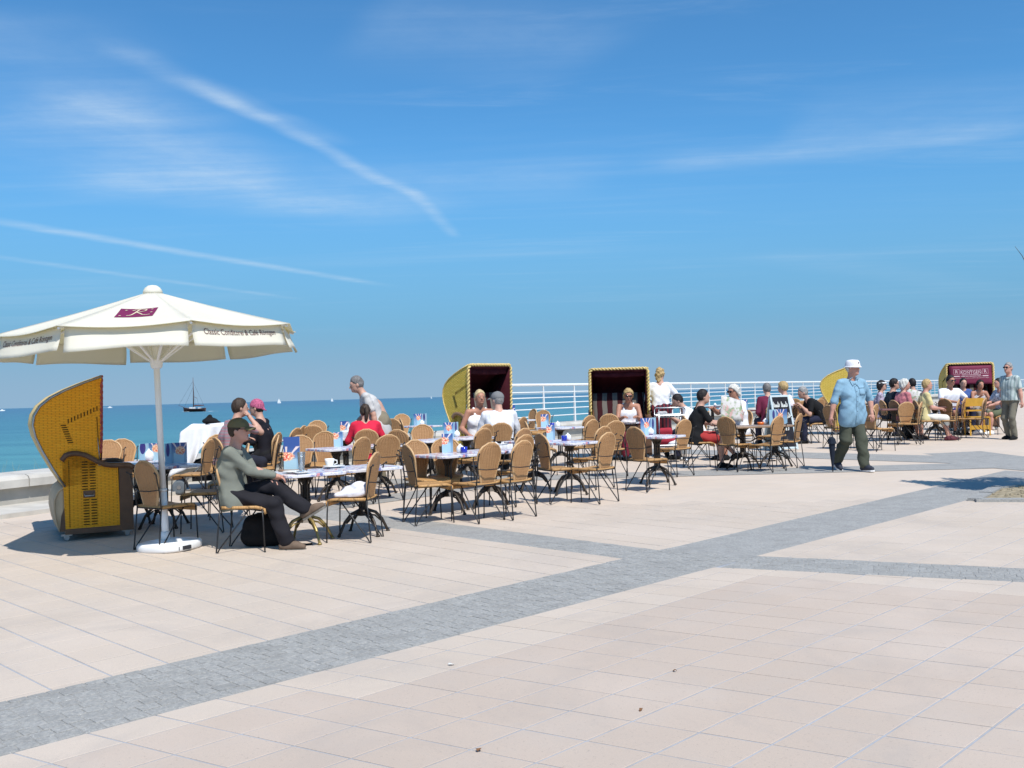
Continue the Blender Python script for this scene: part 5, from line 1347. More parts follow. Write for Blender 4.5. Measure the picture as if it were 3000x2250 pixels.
# ------------------------------------------------------------------ tables in place
def tpos(px, py): return ground(px, py, 0.74)
def item(tb, px, py, lim=0.26, limx=None):
    """a spot on a table top near where it is seen in the frame"""
    p = ground(px, py, 0.742); a = tb.rotation_euler.z; d = p - tb.location
    lx = d.x * math.cos(a) + d.y * math.sin(a); ly = -d.x * math.sin(a) + d.y * math.cos(a)
    lx = max(-(limx or lim), min(limx or lim, lx)); ly = max(-lim, min(lim, ly))
    return tb.location + V((lx * math.cos(a) - ly * math.sin(a), lx * math.sin(a) + ly * math.cos(a), 0.7405))
def T_(px, py, label, deg=45, mat=None, group=TG1, **kw): return make_table('cafe_table', label, mat or M_FLORAL, tpos(px, py), deg, group, **kw)
def mate(tb, label, dx, dy, **kw):
    """a second table pushed up against tb"""
    a = tb.rotation_euler.z; o = V((dx * 0.685, dy * 0.685, 0)); p = tb.location + V((o.x * math.cos(a) - o.y * math.sin(a), o.x * math.sin(a) + o.y * math.cos(a), 0))
    return make_table('cafe_table', label, kw.pop('mat', M_FLORAL), (p.x, p.y, gz(p.y)), math.degrees(a), kw.pop('group', TG1), **kw)
T0 = T_(893, 1382, 'floral table with plates beside the man in the olive cap, on gold-worn feet', 38, legs=M_BRASS)
T0b = mate(T0, 'floral table pushed against the far side of the olive-cap man\'s table', 1, 0)
T1 = T_(1312, 1330, 'nearest empty floral table, with a menu, sugar bowl and blue cup, in the centre', 42)
T1b = mate(T1, 'floral table pushed up behind the nearest empty centre table', 1, 0)
T3 = T_(985, 1312, 'floral table behind the olive-cap man\'s table, carrying one small menu', 40)
T3b = mate(T3, 'floral table joined to the right of the small-menu table, behind two chair backs', 1, 0)
T4 = T_(1668, 1294, 'floral table with blue cup and sugar bowl right of the centre table', 45)
T4b = mate(T4, 'floral table joined to the left of the blue-cup table, right of the centre', 0, 1)
T5 = T_(1923, 1276, 'floral table with a wide-open menu in front of the chrome serving trolley', 50)
T7 = T_(1262, 1288, 'floral table behind the nearest centre table, left of its tall menu', 38)
T7b = mate(T7, 'floral table carrying a wide menu right behind the nearest centre table', 1, 0)
T8 = T_(1232, 1247, 'floral table by the sea with an open menu, left of the yellow beach chair', 45)
T9 = T_(1510, 1230, 'floral table of the couple at the rope-rimmed beach chair', 45)
T10 = T_(1640, 1251, 'floral table by the railing with menu, blue cup and sugar bowl', 45)
T11 = T_(1836, 1236, 'floral table in front of the reading woman, with orange ashtray and papers', 45)
T12 = T_(478, 1362, 'floral table in parasol shade behind the parasol pole', 45)
T12b = mate(T12, 'floral table with a white sugar bowl beside the orange beach chair\'s armrest', 0, 1)
T13 = T_(752, 1290, 'floral table between the striped-shirt man and the woman in a pink bandana', 45)
T14 = T_(1012, 1282, 'floral table stacked with white cups in front of the woman in red', 45)
T6 = make_table('cafe_table', 'oblong brown table with an orange ashtray beside the newspaper reader', M_TABLEO, tpos(2222, 1246), 12, 'brown tables on ornate black iron stands', w=0.62, l=1.12, ped=((-0.30, 0), (0.30, 0)))
orn = MB()
for s in (-1, 1):
    for y in (0.0,): orn.tube([(s * .50, y, .70), (s * .42, y, .58), (s * .30, y, .48), (s * .15, y, .47), (0, y, .54)], 0.012, 5)
orn.build('scroll_brace', M_CAST, T6); orn = MB(); orn.tube([(-.30, 0, .12), (.30, 0, .12)], 0.012, 5); orn.build('stretcher', M_CAST, T6)
T15 = T_(2087, 1191, 'reddish brown table behind the black-shirted man\'s face, under a blue and white cup', 20, M_TABLEW, TG2)
T16 = T_(2336, 1194, 'reddish brown table right of the chalkboard', 15, M_TABLEW, TG2, l=1.0)
T17 = T_(2186, 1201, 'reddish brown table behind the newspaper reader, with a menu', 25, M_TABLEW, TG2)
T18 = T_(2618, 1197, 'reddish brown table in front of the man in the dark shirt', 8, M_TABLEW, TG2, l=1.05)
T19 = T_(2738, 1191, 'reddish brown table beside the woman in the yellow top', 8, M_TABLEW, TG2, l=0.95)
T20 = T_(2826, 1184, 'reddish brown table just in front of the visored beach chair', 8, M_TABLEW, TG2)

# ------------------------------------------------------------------ chairs in place (frame column, frame row of the top, way they face, label)
CHAIRS = [
 (425, 1350, 56, 'wicker chair in parasol shade right in front of the parasol pole'),
 (358, 1285, -60, 'wicker chair behind the orange beach chair armrest, its top in sun'),
 (317, 1288, -75, 'shaded reddish wicker chair half hidden by the orange beach chair\'s armrest'),
 (612, 1288, 172, 'wicker chair seen edge-on between the white blanket and the olive-cap man'),
 (640, 1272, -75, 'tall-looking wicker chair back directly behind the olive cap'),
 (662, 1313, 182, 'shaded wicker chair with its back against the olive-cap man\'s back', 11.3),
 (722, 1299, 200, 'wicker chair whose edge shows in front of the olive-cap man\'s chest'),
 (1097, 1325, 170, 'wicker chair with a white jacket on its seat'),
 (1061, 1281, 150, 'wicker chair back right of the small-menu table'),
 (1136, 1274, 120, 'wicker chair right behind the jacket chair, back turned to the viewer'),
 (1117, 1243, 130, 'wicker chair just right of the woman in red, partly below her elbow'),
 (1152, 1227, 60, 'wicker chair under the grey-shirted standing man\'s hand'),
 (1177, 1212, -80, 'sunlit wicker chair facing the viewer left of the open sea-side menu'),
 (1165, 1259, 70, 'small wicker chair top between two larger backs left of the centre table'),
 (1176, 1226, 12, 'dark shaded wicker chair back next to the open sea-side menu'),
 (1237, 1243, -90, 'ribbed wicker chair facing the viewer behind the wide-menu table'),
 (1305, 1281, -88, 'ribbed wicker chair just left of the nearest centre table\'s menu'),
 (1194, 1303, 26, 'dark shaded wicker chair at the left side of the nearest centre table'),
 (1217, 1288, -50, 'ribbed sunlit wicker chair tucked behind the dark chair of the centre table'),
 (1435, 1297, 136, 'wicker chair nearest the viewer at the right of the centre table'),
 (1531, 1291, 138, 'wicker chair at the right end of the centre tables'),
 (1416, 1255, 138, 'wicker chair below the back of the man in the white shirt'),
 (1425, 1243, 140, 'wicker chair rim showing behind the chair below the white shirt'),
 (1341, 1225, 130, 'wicker chair at the foot of the rope-rimmed beach chair, left one'),
 (1368, 1211, 120, 'wicker chair at the foot of the rope-rimmed beach chair, next to the woman\'s elbow'),
 (1531, 1222, 150, 'sunlit wicker chair beside the dark trousers of the white-shirt man'),
 (1543, 1234, 5, 'dark wicker chair at the left of the railing-side table'),
 (1534, 1255, 140, 'wicker chair third from the front in the row right of the centre tables'),
 (1537, 1274, 138, 'ribbed wicker chair second from the front in the row right of the centre tables'),
 (1585, 1270, 26, 'dark ribbed wicker chair at the left of the blue-cup table'),
 (1591, 1201, -115, 'wicker chair at the railing behind the upright menu'),
 (1562, 1198, -150, 'wicker chair half hidden behind a menu at the couple\'s table'),
 (1727, 1217, 135, 'wicker chair just left of the reading woman\'s beach chair'),
 (1735, 1229, 138, 'slim wicker chair in front of the left rim of the reading woman\'s beach chair'),
 (1784, 1213, 88, 'broad wicker chair back below the papers of the reading woman'),
 (1803, 1233, 115, 'wicker chair below the reading woman\'s table'),
 (1768, 1249, 135, 'ribbed wicker chair right behind the front chair of the blue-cup table'),
 (1779, 1267, 138, 'wicker chair at the right of the blue-cup table, nearest the viewer'),
 (1859, 1251, 38, 'strongly ribbed wicker chair at the left of the wide-menu table by the trolley'),
 (2004, 1229, 130, 'ribbed wicker chair at the right of the table by the trolley'),
 (2126, 1221, 42, 'broad wicker chair in front of the red shorts'),
 (2279, 1219, 134, 'wicker chair at the right end of the oblong brown table, nearest the viewer'),
 (2295, 1203, 140, 'ribbed wicker chair directly below the chalkboard'),
 (2341, 1212, 148, 'narrow-looking wicker chair right of the oblong brown table'),
 (2353, 1174, 90, 'wicker chair back below the man bending over in black'),
 (2330, 1168, 60, 'wicker chair top right of the chalkboard by a white patterned top'),
 (2384, 1180, 138, 'wicker chair left of the blue-shirt man\'s arm, turned to the left'),
 (2403, 1168, 120, 'wicker chair behind the arm of the blue-shirt man'),
 (2414, 1162, 70, 'farthest wicker chair top below the side-on beach chair'),
 (2428, 1187, 25, 'wicker chair behind the navy umbrella'),
 (2043, 1176, 180, 'dark wicker chair behind the head of the black-shirted man'),
 (2565, 1184, 142, 'wicker chair just right of the blue-shirt man\'s pocketed hand'),
 (2543, 1188, 20, 'shaded wicker chair close behind the blue-shirt man\'s hip'),
 (2655, 1172, 98, 'wicker chair in front of the woman in the pink top, its back to the viewer', 21.2),
 (2697, 1177, 150, 'wicker chair between the two women in cream trousers'),
 (2767, 1168, 30, 'dark wicker chair behind the white trousers of the woman in yellow'),
 (2807, 1170, 150, 'wicker chair at the knees of the woman in yellow'),
 (2827, 1164, 140, 'wicker chair in the row before the visored beach chair, half covered'),
 (2885, 1166, 142, 'wicker chair right of the yellow footrest'),
 (929, 1231, -80, 'sunlit ribbed wicker chair highest in the cluster right of the tall menu'),
 (915, 1246, 100, 'broad brown wicker chair back in the cluster right of the tall menu'),
 (887, 1247, 170, 'slim wicker chair in the cluster just right of the tall menu'),
 (868, 1254, 160, 'small wicker chair top peeping out over the tall menu'),
 (951, 1263, -95, 'pale wicker chair facing the viewer left of the small menu'),
 (880, 1274, -60, 'wicker chair half hidden behind the tall menu'),
 (811, 1272, 195, 'dark shaded wicker chair left of the tall menu', 14.4),
]
for c in CHAIRS: chair_px(c[0], c[1], c[2], c[3], c[4] if len(c) > 4 else None)

# ------------------------------------------------------------------ people in place
def fw(deg): return V((math.cos(R(deg)), math.sin(R(deg)), 0))
def seated(px, d, deg, label, chair_label=None, z=0.0, **kw):
    kw.setdefault('hz', 0.555); kw.setdefault('px', -0.09); q = kw['px']
    kw.setdefault('feet', [(q + 0.44, 0.10, 0.085), (q + 0.42, -0.10, 0.085)])
    o = person(label, (0, 0, 0), deg, head_at=(px, d, z), **kw)
    if chair_label: l = o.location; chair((l.x, l.y, gz(l.y)), deg, chair_label)
    return o
F_ = fabric
c_deg = -2
o1 = at(650, 9.95, 0.925) + fw(c_deg) * 0.26; o1.z = gz(o1.y)
chair(tuple(o1), c_deg, 'wicker chair under the man in the olive cap')
P1 = person('seated man in olive cap, grey-green jacket and black trousers with one leg crossed', tuple(o1), c_deg, S=0.97, hz=0.545, px=-0.135, lean=-11, hunch=24, w=1.08, vox=0.0105, skin='pink', hair='brown',
            hands=[(0.24, 0.02, 0.71), (0.285, -0.03, 0.745)], elbow=[(-0.6, 0.5, -0.7), (-0.6, -0.4, -0.8)], feet=[(0.58, 0.00, 0.40), (0.40, -0.06, 0.085)], knee=[(0.3, -0.15, 1.0), (1, -0.05, 0.5)], fdir=(0, 0), fpitch=(30, 0), legw=1.2, fold=1.7, head=(0, -2),
            shirt=F_('greygreen_jacket', (0.185, 0.195, 0.165)), sleeves='long', collar=True, hem=-0.13, pants=F_('black_trousers', (0.017, 0.016, 0.020)), shoe=pm('brown_suede', (0.15, 0.105, 0.075), 0.8, 0.2, 0, 0.2, 12), sole=pm('grey_sole', (0.17, 0.155, 0.135), 0.85, 0.2, 0, 0.3, 30.0), hat='cap', hatmat=F_('olive_cap', (0.135, 0.118, 0.065)), glasses=True)
seated(703, 14.4, 40, 'man in a pink and grey striped shirt seen from behind, hand at his ear', 'wicker chair under the striped-shirt man', S=1.10, hz=0.60, w=1.22, lean=9, hunch=12, hands=[(0.26, 0.16, 0.86), (0.22, -0.10, 1.20)], elbow=[(-.4, .4, -.8), (.5, -.5, -.9)], hair='brown', shirt=striped('striped_shirt', (0.36, 0.18, 0.20), (0.28, 0.24, 0.25), 2, 22.0, 0.55), pants=F_('dark_jeans', (0.02, 0.022, 0.035)), shoe=M_BLACK, head=(-8, 0))
seated(752, 15.2, 172, 'woman with a pink bandana and black roll-neck sweater', 'wicker chair under the woman in the bandana', S=1.04, hz=0.60, w=0.9, lean=8, hands=[(0.30, 0.12, 0.80), (0.24, -0.10, 0.98)], hair='dark', hat='bandana', hatmat=pm('pink_bandana', (0.42, 0.10, 0.18), 0.8, 0.2, 0, 0.5, 60.0), shirt=F_('black_knit', (0.012, 0.011, 0.016)), sleeves='long', hem=-0.12, pants=F_('black_cloth_b', (0.014, 0.014, 0.016)), shoe=M_BLACK, head=(0, -5))
person('grey-haired man in a pale grey T-shirt standing and leaning to the left', (0, 0, 0), 192, head_at=(1045, 16.2, 0.0), S=1.08, hz=0.98, px=-0.12, lean=22, hunch=16, w=1.46, belly=0.06, vox=0.013, hair='salt', hands=[(-0.02, 0.32, 0.86), (0.30, -0.20, 0.98)], elbow=[(-0.9, 0.3, -0.3), (-0.6, -0.5, -0.5)], feet=[(-0.06, 0.12, 0.085), (-0.14, -0.12, 0.085)], shirt=F_('pale_grey_tee', (0.52, 0.50, 0.48)), sleeves='loose', hem=-0.24, pants=F_('khaki_trousers', (0.20, 0.17, 0.12)), shoe=M_BLACK, head=(0, -14))
seated(1069, 15.8, 100, 'woman in a bright red jacket with a dark ponytail, seen from behind', 'wicker chair under the woman in red', S=0.96, w=1.06, lean=12, hunch=10, hands=[(0.30, 0.20, 0.80), (0.30, -0.20, 0.80)], hair='brown', hairstyle='ponytail', shirt=F_('red_jacket', (0.60, 0.022, 0.055)), sleeves='long', hem=-0.15, pants=F_('blue_jeans', (0.04, 0.06, 0.12)), shoe=M_BLACK, head=(12, -8), vox=0.013)
seated(1406, 17.1, -72, 'woman in a white strappy vest with short blond hair beside the rope-rimmed beach chair', 'wicker chair under the woman in the white vest', S=1.09, z=0.03, w=1.06, lean=2, hunch=6, hands=[(0.16, 0.26, 0.66), (0.20, -0.27, 0.68)], elbow=[(-.6, .5, -.6), (-.6, -.5, -.6)], skin='tan', hair='pale_blond', hairstyle='short', shirt=F_('white_vest', (0.78, 0.77, 0.77)), sleeves='none', pants=F_('stone_trousers', (0.26, 0.22, 0.18)), shoe=M_BLACK, head=(2, 2), vox=0.013)
seated(1457, 16.8, 97, 'man in a white checked shirt and grey cap, seen from behind on a chair', 'wicker chair under the man in the white checked shirt', S=1.11, w=1.22, lean=9, hunch=12, hands=[(0.34, 0.20, 0.80), (0.36, -0.20, 0.80)], elbow=[(-.5, .5, -.8), (-.5, -.5, -.8)], hair='grey', hat='cap', hatmat=F_('grey_cap', (0.19, 0.19, 0.19)), shirt=striped('white_check_shirt', (0.74, 0.74, 0.76), (0.62, 0.62, 0.66), 1, 16, 0.72), sleeves='elbow', hem=-0.14, pants=F_('black_cloth_c', (0.014, 0.014, 0.016)), shoe=M_BLACK, head=(35, 0), vox=0.013)
seated(1841, 19.45, -92, 'woman with sunglasses and a white vest reading in the shade of the beach chair', None, S=1.03, hz=0.575, w=1.0, lean=4, hunch=14, hands=[(0.36, 0.13, 0.84), (0.36, -0.13, 0.84)], skin='tan', hair='blond', hairstyle='bob', glasses=True, shirt=F_('white_vest', (0.78, 0.77, 0.77)), sleeves='none', pants=F_('wine_trousers', (0.16, 0.018, 0.035)), shoe=M_BLACK, head=(0, -16))
person('blond waitress in a white blouse and red tartan skirt, standing with her back turned', (0, 0, 0), 82, head_at=(1934, 20.0, 0.0), S=1.04, hz=0.95, lean=4, hunch=4, w=0.93, hands=[(0.26, 0.20, 1.12), (0.20, -0.26, 1.05)], elbow=[(-.6, .6, -.5), (-.5, -.7, -.5)], feet=[(-0.02, 0.1, 0.085), (-0.05, -0.1, 0.085)], hair='blond', hairstyle='long', shirt=F_('white_blouse', (0.76, 0.76, 0.78)), sleeves='elbow', hem=-0.10, pants=striped('red_tartan', (0.16, 0.022, 0.035), (0.03, 0.018, 0.03), 1, 14, 0.5), legs='skirt', shoe=M_BLACK, head=(-15, 0))
seated(1985, 19.2, 176, 'dark-haired young man in a white shirt with one black shoulder, bent forward', 'wicker chair under the young man with the black shoulder', S=1.03, lean=22, hunch=22, hands=[(0.40, 0.14, 0.80), (0.42, -0.10, 0.80)], hair='dark', shirt=F_('white_blouse', (0.76, 0.76, 0.78)), sleeves='short', hem=-0.13, pants=F_('navy_trousers', (0.02, 0.022, 0.045)), shoe=M_BLACK, head=(0, -22))
P11 = seated(2060, 17.3, 2, 'young man in black T-shirt and red shorts seated in profile', 'wicker chair under the man in the red shorts', S=1.03, w=1.05, lean=6, hunch=14, hands=[(0.40, 0.16, 0.80), (0.40, -0.06, 0.76)], elbow=[(-.3, .6, -.8), (-.2, -.5, -.9)], feet=[(0.62, 0.02, 0.22), (0.36, -0.08, 0.075)], knee=[(.4, -.1, 1), (1, 0, .5)], fpitch=(8, 0), hair='dark', shirt=F_('black_tee', (0.012, 0.012, 0.013)), sleeves='short', hem=-0.14, pants=F_('red_shorts', (0.34, 0.035, 0.035)), legs='shorts', shoe=M_BLACK, skin='fair', head=(4, 2), vox=0.013)
P12 = seated(2149, 18.9, 205, 'white-haired woman in sunglasses and white blouse reading a newspaper', 'wicker chair under the newspaper reader', S=1.08, w=0.98, lean=4, hunch=8, hands=[(0.34, 0.17, 0.95), (0.34, -0.26, 0.98)], elbow=[(-.2, .8, -.6), (-.2, -.8, -.6)], hair='white', hairstyle='bob', glasses=True, shirt=F_('white_blouse', (0.76, 0.76, 0.78)), sleeves='short', pants=F_('stone_trousers', (0.26, 0.22, 0.18)), legs='capri', shoe=M_BLACK, skin='tan', head=(5, -8))
seated(2246, 22.6, 100, 'grey-haired man in a maroon top seen from behind, left of the chalkboard', 'wicker chair under the man in maroon', S=1.06, w=1.12, lean=8, hunch=12, hair='salt', shirt=F_('maroon_top', (0.14, 0.018, 0.045)), sleeves='long', pants=F_('navy_trousers', (0.02, 0.022, 0.045)), shoe=M_BLACK, vox=0.02)
seated(2293, 23.0, 140, 'blond woman in a white patterned top behind the chalkboard', 'wicker chair under the blond woman in white', S=1.06, w=1.1, lean=6, hunch=10, hair='blond', hairstyle='curly', shirt=pm('white_floral_top', (0.68, 0.64, 0.70), 0.85, 0.2, 0, 0.25, 40.0), sleeves='elbow', pants=F_('stone_trousers', (0.26, 0.22, 0.18)), shoe=M_BLACK, vox=0.02)
seated(2352, 22.5, 178, 'grey-haired man in a black T-shirt bending over a table', 'wicker chair under the bending man in black', S=1.07, w=1.18, lean=26, hunch=20, hands=[(0.42, 0.16, 0.86), (0.44, -0.12, 0.84)], hair='grey', shirt=F_('black_tee', (0.012, 0.012, 0.013)), sleeves='short', pants=F_('navy_trousers', (0.02, 0.022, 0.045)), shoe=M_BLACK, head=(0, -12), vox=0.02)
pb = at(2496, 16.1, 0.1); pb.z = gz(pb.y)
P16 = person('big elderly man walking in a light blue shirt, olive trousers and white hat', tuple(pb), -76, S=1.045, hz=0.955, lean=3, hunch=5, w=1.10, belly=0.075, vox=0.0125, skin='pink', hair='white', hairstyle='sides', hat='sunhat', hatmat=F_('white_hat', (0.74, 0.73, 0.76)),
             hands=[(0.10, 0.33, 0.93), (0.02, -0.40, 0.80)], elbow=[(-.5, .9, -.2), (-.5, -.35, -.6)], feet=[(0.20, 0.10, 0.085), (-0.24, -0.12, 0.17)], knee=[(1, .1, .3), (1, 0, .3)], fdir=(8, -6), fpitch=(4, -28), shirt=F_('light_blue_shirt', (0.225, 0.375, 0.49)), sleeves='elbow', collar=True, hem=-0.22, legw=1.28, fold=1.5, buttons=True, pants=F_('olive_trousers', (0.068, 0.074, 0.054)), shoe=pm('navy_canvas_shoe', (0.03, 0.034, 0.05), 0.7, 0.3), sole=M_PLASTW, head=(22, -2))
seated(2584, 24.5, -20, 'woman with a white sun visor and patterned blouse right of the blue-shirt man', 'wicker chair under the woman with the sun visor', S=1.03, hair='dark', hairstyle='bob', hat='visor_cap', hatmat=M_PLASTW, shirt=pm('patterned_blouse', (0.36, 0.30, 0.38), 0.85, 0.2, 0, 0.7, 26.0), sleeves='elbow', pants=F_('navy_trousers', (0.02, 0.022, 0.045)), shoe=M_BLACK, head=(10, 4), vox=0.02)
seated(2620, 23.2, 2, 'dark-haired man in sunglasses and a dark teal shirt in profile', 'wicker chair under the man in the dark teal shirt', S=1.07, w=1.08, lean=6, hair='dark', glasses=True, shirt=F_('dark_teal_shirt', (0.014, 0.022, 0.034)), sleeves='short', pants=F_('black_cloth_c', (0.014, 0.014, 0.016)), shoe=M_BLACK, vox=0.018, head=(-8, 0))
seated(2651, 22.8, 15, 'grey-blond woman in a pink top and cream trousers, seen half from behind', 'wicker chair under the woman in the pink top', S=1.05, w=1.05, lean=6, hunch=8, feet=[(0.42, 0.06, 0.085), (0.36, -0.14, 0.085)], hair='white', hairstyle='bob', shirt=pm('pink_top', (0.46, 0.16, 0.18), 0.85, 0.2, 0, 0.3, 20.0), sleeves='short', pants=F_('cream_trousers', (0.60, 0.54, 0.40)), legs='capri', shoe=pm('brown_sandal', (0.10, 0.06, 0.045), 0.7, 0.3), skin='pink', head=(-18, 0), vox=0.018)
seated(2672, 25.5, 95, 'dark-haired man seen from behind above a newspaper', 'wicker chair under the man behind the newspaper', S=1.08, hair='dark', shirt=F_('navy_top', (0.03, 0.03, 0.06)), sleeves='short', pants=F_('navy_trousers', (0.02, 0.022, 0.045)), shoe=M_BLACK, vox=0.02)
seated(2716, 22.3, -6, 'fair-haired woman in a yellow top and pink scarf with pale trousers', 'wicker chair under the woman in the yellow top', S=1.03, w=1.02, lean=2, hunch=8, hands=[(0.28, 0.16, 0.72), (0.26, -0.12, 0.72)], feet=[(0.50, 0.06, 0.085), (0.40, -0.10, 0.085)], hair='blond', shirt=F_('yellow_top', (0.62, 0.52, 0.26)), sleeves='short', pants=F_('white_trousers', (0.68, 0.66, 0.60)), legs='capri', shoe=pm('dark_red_shoe', (0.10, 0.02, 0.03), 0.7, 0.3), skin='pink', head=(-4, 0), vox=0.018)
seated(2785, 24.6, -82, 'man in sunglasses and a white T-shirt with blue hem, facing the viewer', 'wicker chair under the man in the white and blue T-shirt', S=1.13, w=1.2, lean=2, hunch=6, hands=[(0.36, 0.14, 0.82), (0.36, -0.14, 0.82)], elbow=[(-.2, .9, -.4), (-.2, -.9, -.4)], hair='dark', glasses=True, shirt=F_('white_tee', (0.70, 0.70, 0.74)), sleeves='short', pants=F_('blue_shorts', (0.05, 0.05, 0.22)), legs='shorts', shoe=M_BLACK, skin='tan', head=(4, -4), vox=0.018)
seated(2822, 26.0, -95, 'person in a blue shirt in the shade at the left of the visored beach chair', None, S=1.02, hz=0.58, hair='dark', shirt=F_('mid_blue_shirt', (0.06, 0.11, 0.30)), pants=F_('navy_trousers', (0.02, 0.022, 0.045)), shoe=M_BLACK, vox=0.022)
seated(2872, 25.9, -90, 'person in a pale vest in the shade under the burgundy visor', None, S=0.99, hz=0.58, lean=18, hunch=10, hands=[(0.36, 0.16, 0.86), (0.34, -0.1, 0.90)], hair='dark', hairstyle='bob', shirt=F_('pale_vest', (0.50, 0.46, 0.46)), sleeves='none', pants=F_('stone_trousers', (0.26, 0.22, 0.18)), shoe=M_BLACK, skin='tan', vox=0.022)
seated(2925, 24.0, 190, 'person in olive shorts and white shoes half hidden behind the far standing man', 'wicker chair under the person in olive shorts', S=1.0, lean=4, feet=[(0.30, 0.06, 0.085), (0.52, -0.05, 0.12)], hands=[(0.36, 0.16, 0.72), (0.34, -0.12, 0.74)], hair='dark', shirt=pm('pale_print_top', (0.50, 0.52, 0.56), 0.85, 0.2, 0, 0.5, 18.0), sleeves='short', pants=F_('olive_shorts', (0.11, 0.125, 0.075)), legs='shorts', shoe=M_PLASTW, skin='pink', vox=0.018)
pf = at(2964, 22.0, 0.1); pf.z = gz(pf.y)
person('grey-haired man in a green plaid shirt and grey trousers standing at the right', tuple(pf), 206, S=1.0, hz=0.90, lean=-2, hunch=8, w=1.05, belly=0.03, vox=0.014, hair='grey', hands=[(0.02, 0.30, 0.78), (-0.10, -0.30, 0.80)], elbow=[(-.9, .3, -.3), (-.9, -.3, -.3)], feet=[(0.02, 0.09, 0.085), (-0.04, -0.10, 0.085)], fdir=(10, -10), shirt=striped('green_plaid', (0.46, 0.52, 0.50), (0.26, 0.33, 0.32), 1, 15, 0.62), sleeves='short', collar=True, hem=-0.03, pants=F_('grey_green_trousers', (0.17, 0.155, 0.120)), shoe=M_BLACK, skin='pink', head=(4, 4), glasses=True)
# ------------------------------------------------------------------ things on the tables
menu(item(T0, 850, 1372), -25, 'tall menu card with an ice-cream picture beside the olive-cap man', 0.36, 0.17, 70)
menu(item(T3, 985, 1302), -28, 'small menu card alone on the table behind the plates', 0.21, 0.13, 80)
menu(item(T13, 766, 1276), -35, 'open menu card in front of the woman in the pink bandana', 0.20, 0.19, 150)
menu(item(T14, 983, 1266), -20, 'menu card left of the stacked white cups', 0.27, 0.15, 80)
menu(item(T8, 1225, 1240), -40, 'wide-open menu card against the sea left of the beach chairs', 0.24, 0.20, 150)
menu(item(T7b, 1300, 1278), -40, 'wide-open menu card just above the nearest centre table', 0.24, 0.18, 145)
menu(item(T1, 1342, 1322), -35, 'menu card on the nearest centre table', 0.24, 0.14, 90)
menu(item(T9, 1546, 1222), -30, 'tall menu card on the couple\'s table before the railing', 0.33, 0.14, 80)
menu(item(T10, 1599, 1250), -32, 'menu card on the railing-side table', 0.24, 0.15, 90)
menu(item(T4b, 1626, 1288), -28, 'menu card left of the blue cup, right of the centre tables', 0.22, 0.13, 90)
menu(item(T11, 1772, 1226), -30, 'menu card left of the reading woman', 0.24, 0.17, 110)
menu(item(T5, 1893, 1264), -45, 'wide-open menu card on the table before the trolley', 0.26, 0.20, 155)
menu(item(T6, 2231, 1236, 0.22, 0.45), 120, 'wide-open menu card on the oblong brown table', 0.26, 0.22, 155)
menu(item(T12b, 433, 1326), 120, 'menu card beside the sugar bowl near the orange beach chair', 0.22, 0.16, 110)
menu(item(T12, 503, 1356), 140, 'dark menu card in parasol shade right of the parasol pole', 0.25, 0.18, 110)
menu(item(T17, 2190, 1192), -35, 'small menu card behind the newspaper reader\'s shoulder', 0.26, 0.16, 100)
for tb, px, py, lab in ((T1, 1378, 1322, 'white sugar bowl on the nearest centre table'), (T4, 1673, 1288, 'white sugar bowl right of the blue cup on the right-centre table'), (T10, 1634, 1250, 'white sugar bowl on the railing-side table'),
                        (T5, 1928, 1266, 'white sugar bowl by the wide-open menu at the trolley table'), (T8, 1248, 1240, 'white sugar bowl by the wide menu against the sea'), (T7b, 1323, 1278, 'white sugar bowl by the wide menu behind the centre table'),
                        (T6, 2226, 1240, 'white sugar bowl before the menu on the oblong brown table'), (T15, 2088, 1188, 'white sugar bowl level with the black-shirted man\'s mouth'), (T16, 2323, 1190, 'white sugar bowl right of the chalkboard'),
                        (T18, 2608, 1192, 'white sugar bowl in front of the dark teal shirt'), (T12b, 440, 1334, 'large white sugar bowl left of the parasol pole')):
    sugar(item(tb, px, py), lab, 1.35 if tb is T12b else 1.0)
for tb, px, py, lab in ((T1, 1396, 1322, 'blue glass cup on the nearest centre table'), (T4, 1653, 1290, 'blue glass cup on the right-centre table'), (T10, 1618, 1250, 'blue glass cup on the railing-side table'), (T5, 1900, 1270, 'blue glass cup at the trolley table'),
                        (T16, 2313, 1190, 'blue glass cup right of the chalkboard'), (T15, 2099, 1188, 'blue glass cup right of the black-shirted man\'s mouth'), (T18, 2596, 1192, 'blue glass cup in front of the woman with the sun visor')):
    cup(item(tb, px, py), lab)
ashtray(item(T6, 2191, 1240, 0.22, 0.45), 'orange ceramic ashtray on the oblong brown table'); ashtray(item(T11, 1834, 1228), 'orange ceramic ashtray before the reading woman'); ashtray(item(T13, 763, 1286), 'orange-red ashtray on the bandana woman\'s table')
plate(item(T0, 862, 1386), 'white plate on the near edge of the olive-cap man\'s table', 0.12); plate(item(T0, 888, 1390), 'white saucer under the tall glass', 0.085, 'saucer', 'saucer')
plate(item(T0b, 930, 1374), 'white plate with a knife on the right of the olive-cap man\'s table', 0.12)
gp_ = item(T0, 888, 1390); gp_.z += 0.022; tumbler(gp_, 'tall clear glass in front of the tall menu card')
coffee_cup(item(T0b, 900, 1366), 'white coffee pot with handle behind the tall glass', 1.12, 20)
mb = MB(); mb.box((0, 0, 0.008), (0.26, 0.03, 0.012)); 
tr = MB(); tr.lathe([(.15, 0), (.16, .012), (.15, .014), (.0, .010)], 20); o = tr.build('serving_tray', M_PLANKL, None, True); o.location = item(T0, 846, 1376); tag(o, 'brown tray under the tall menu card', 'tray')
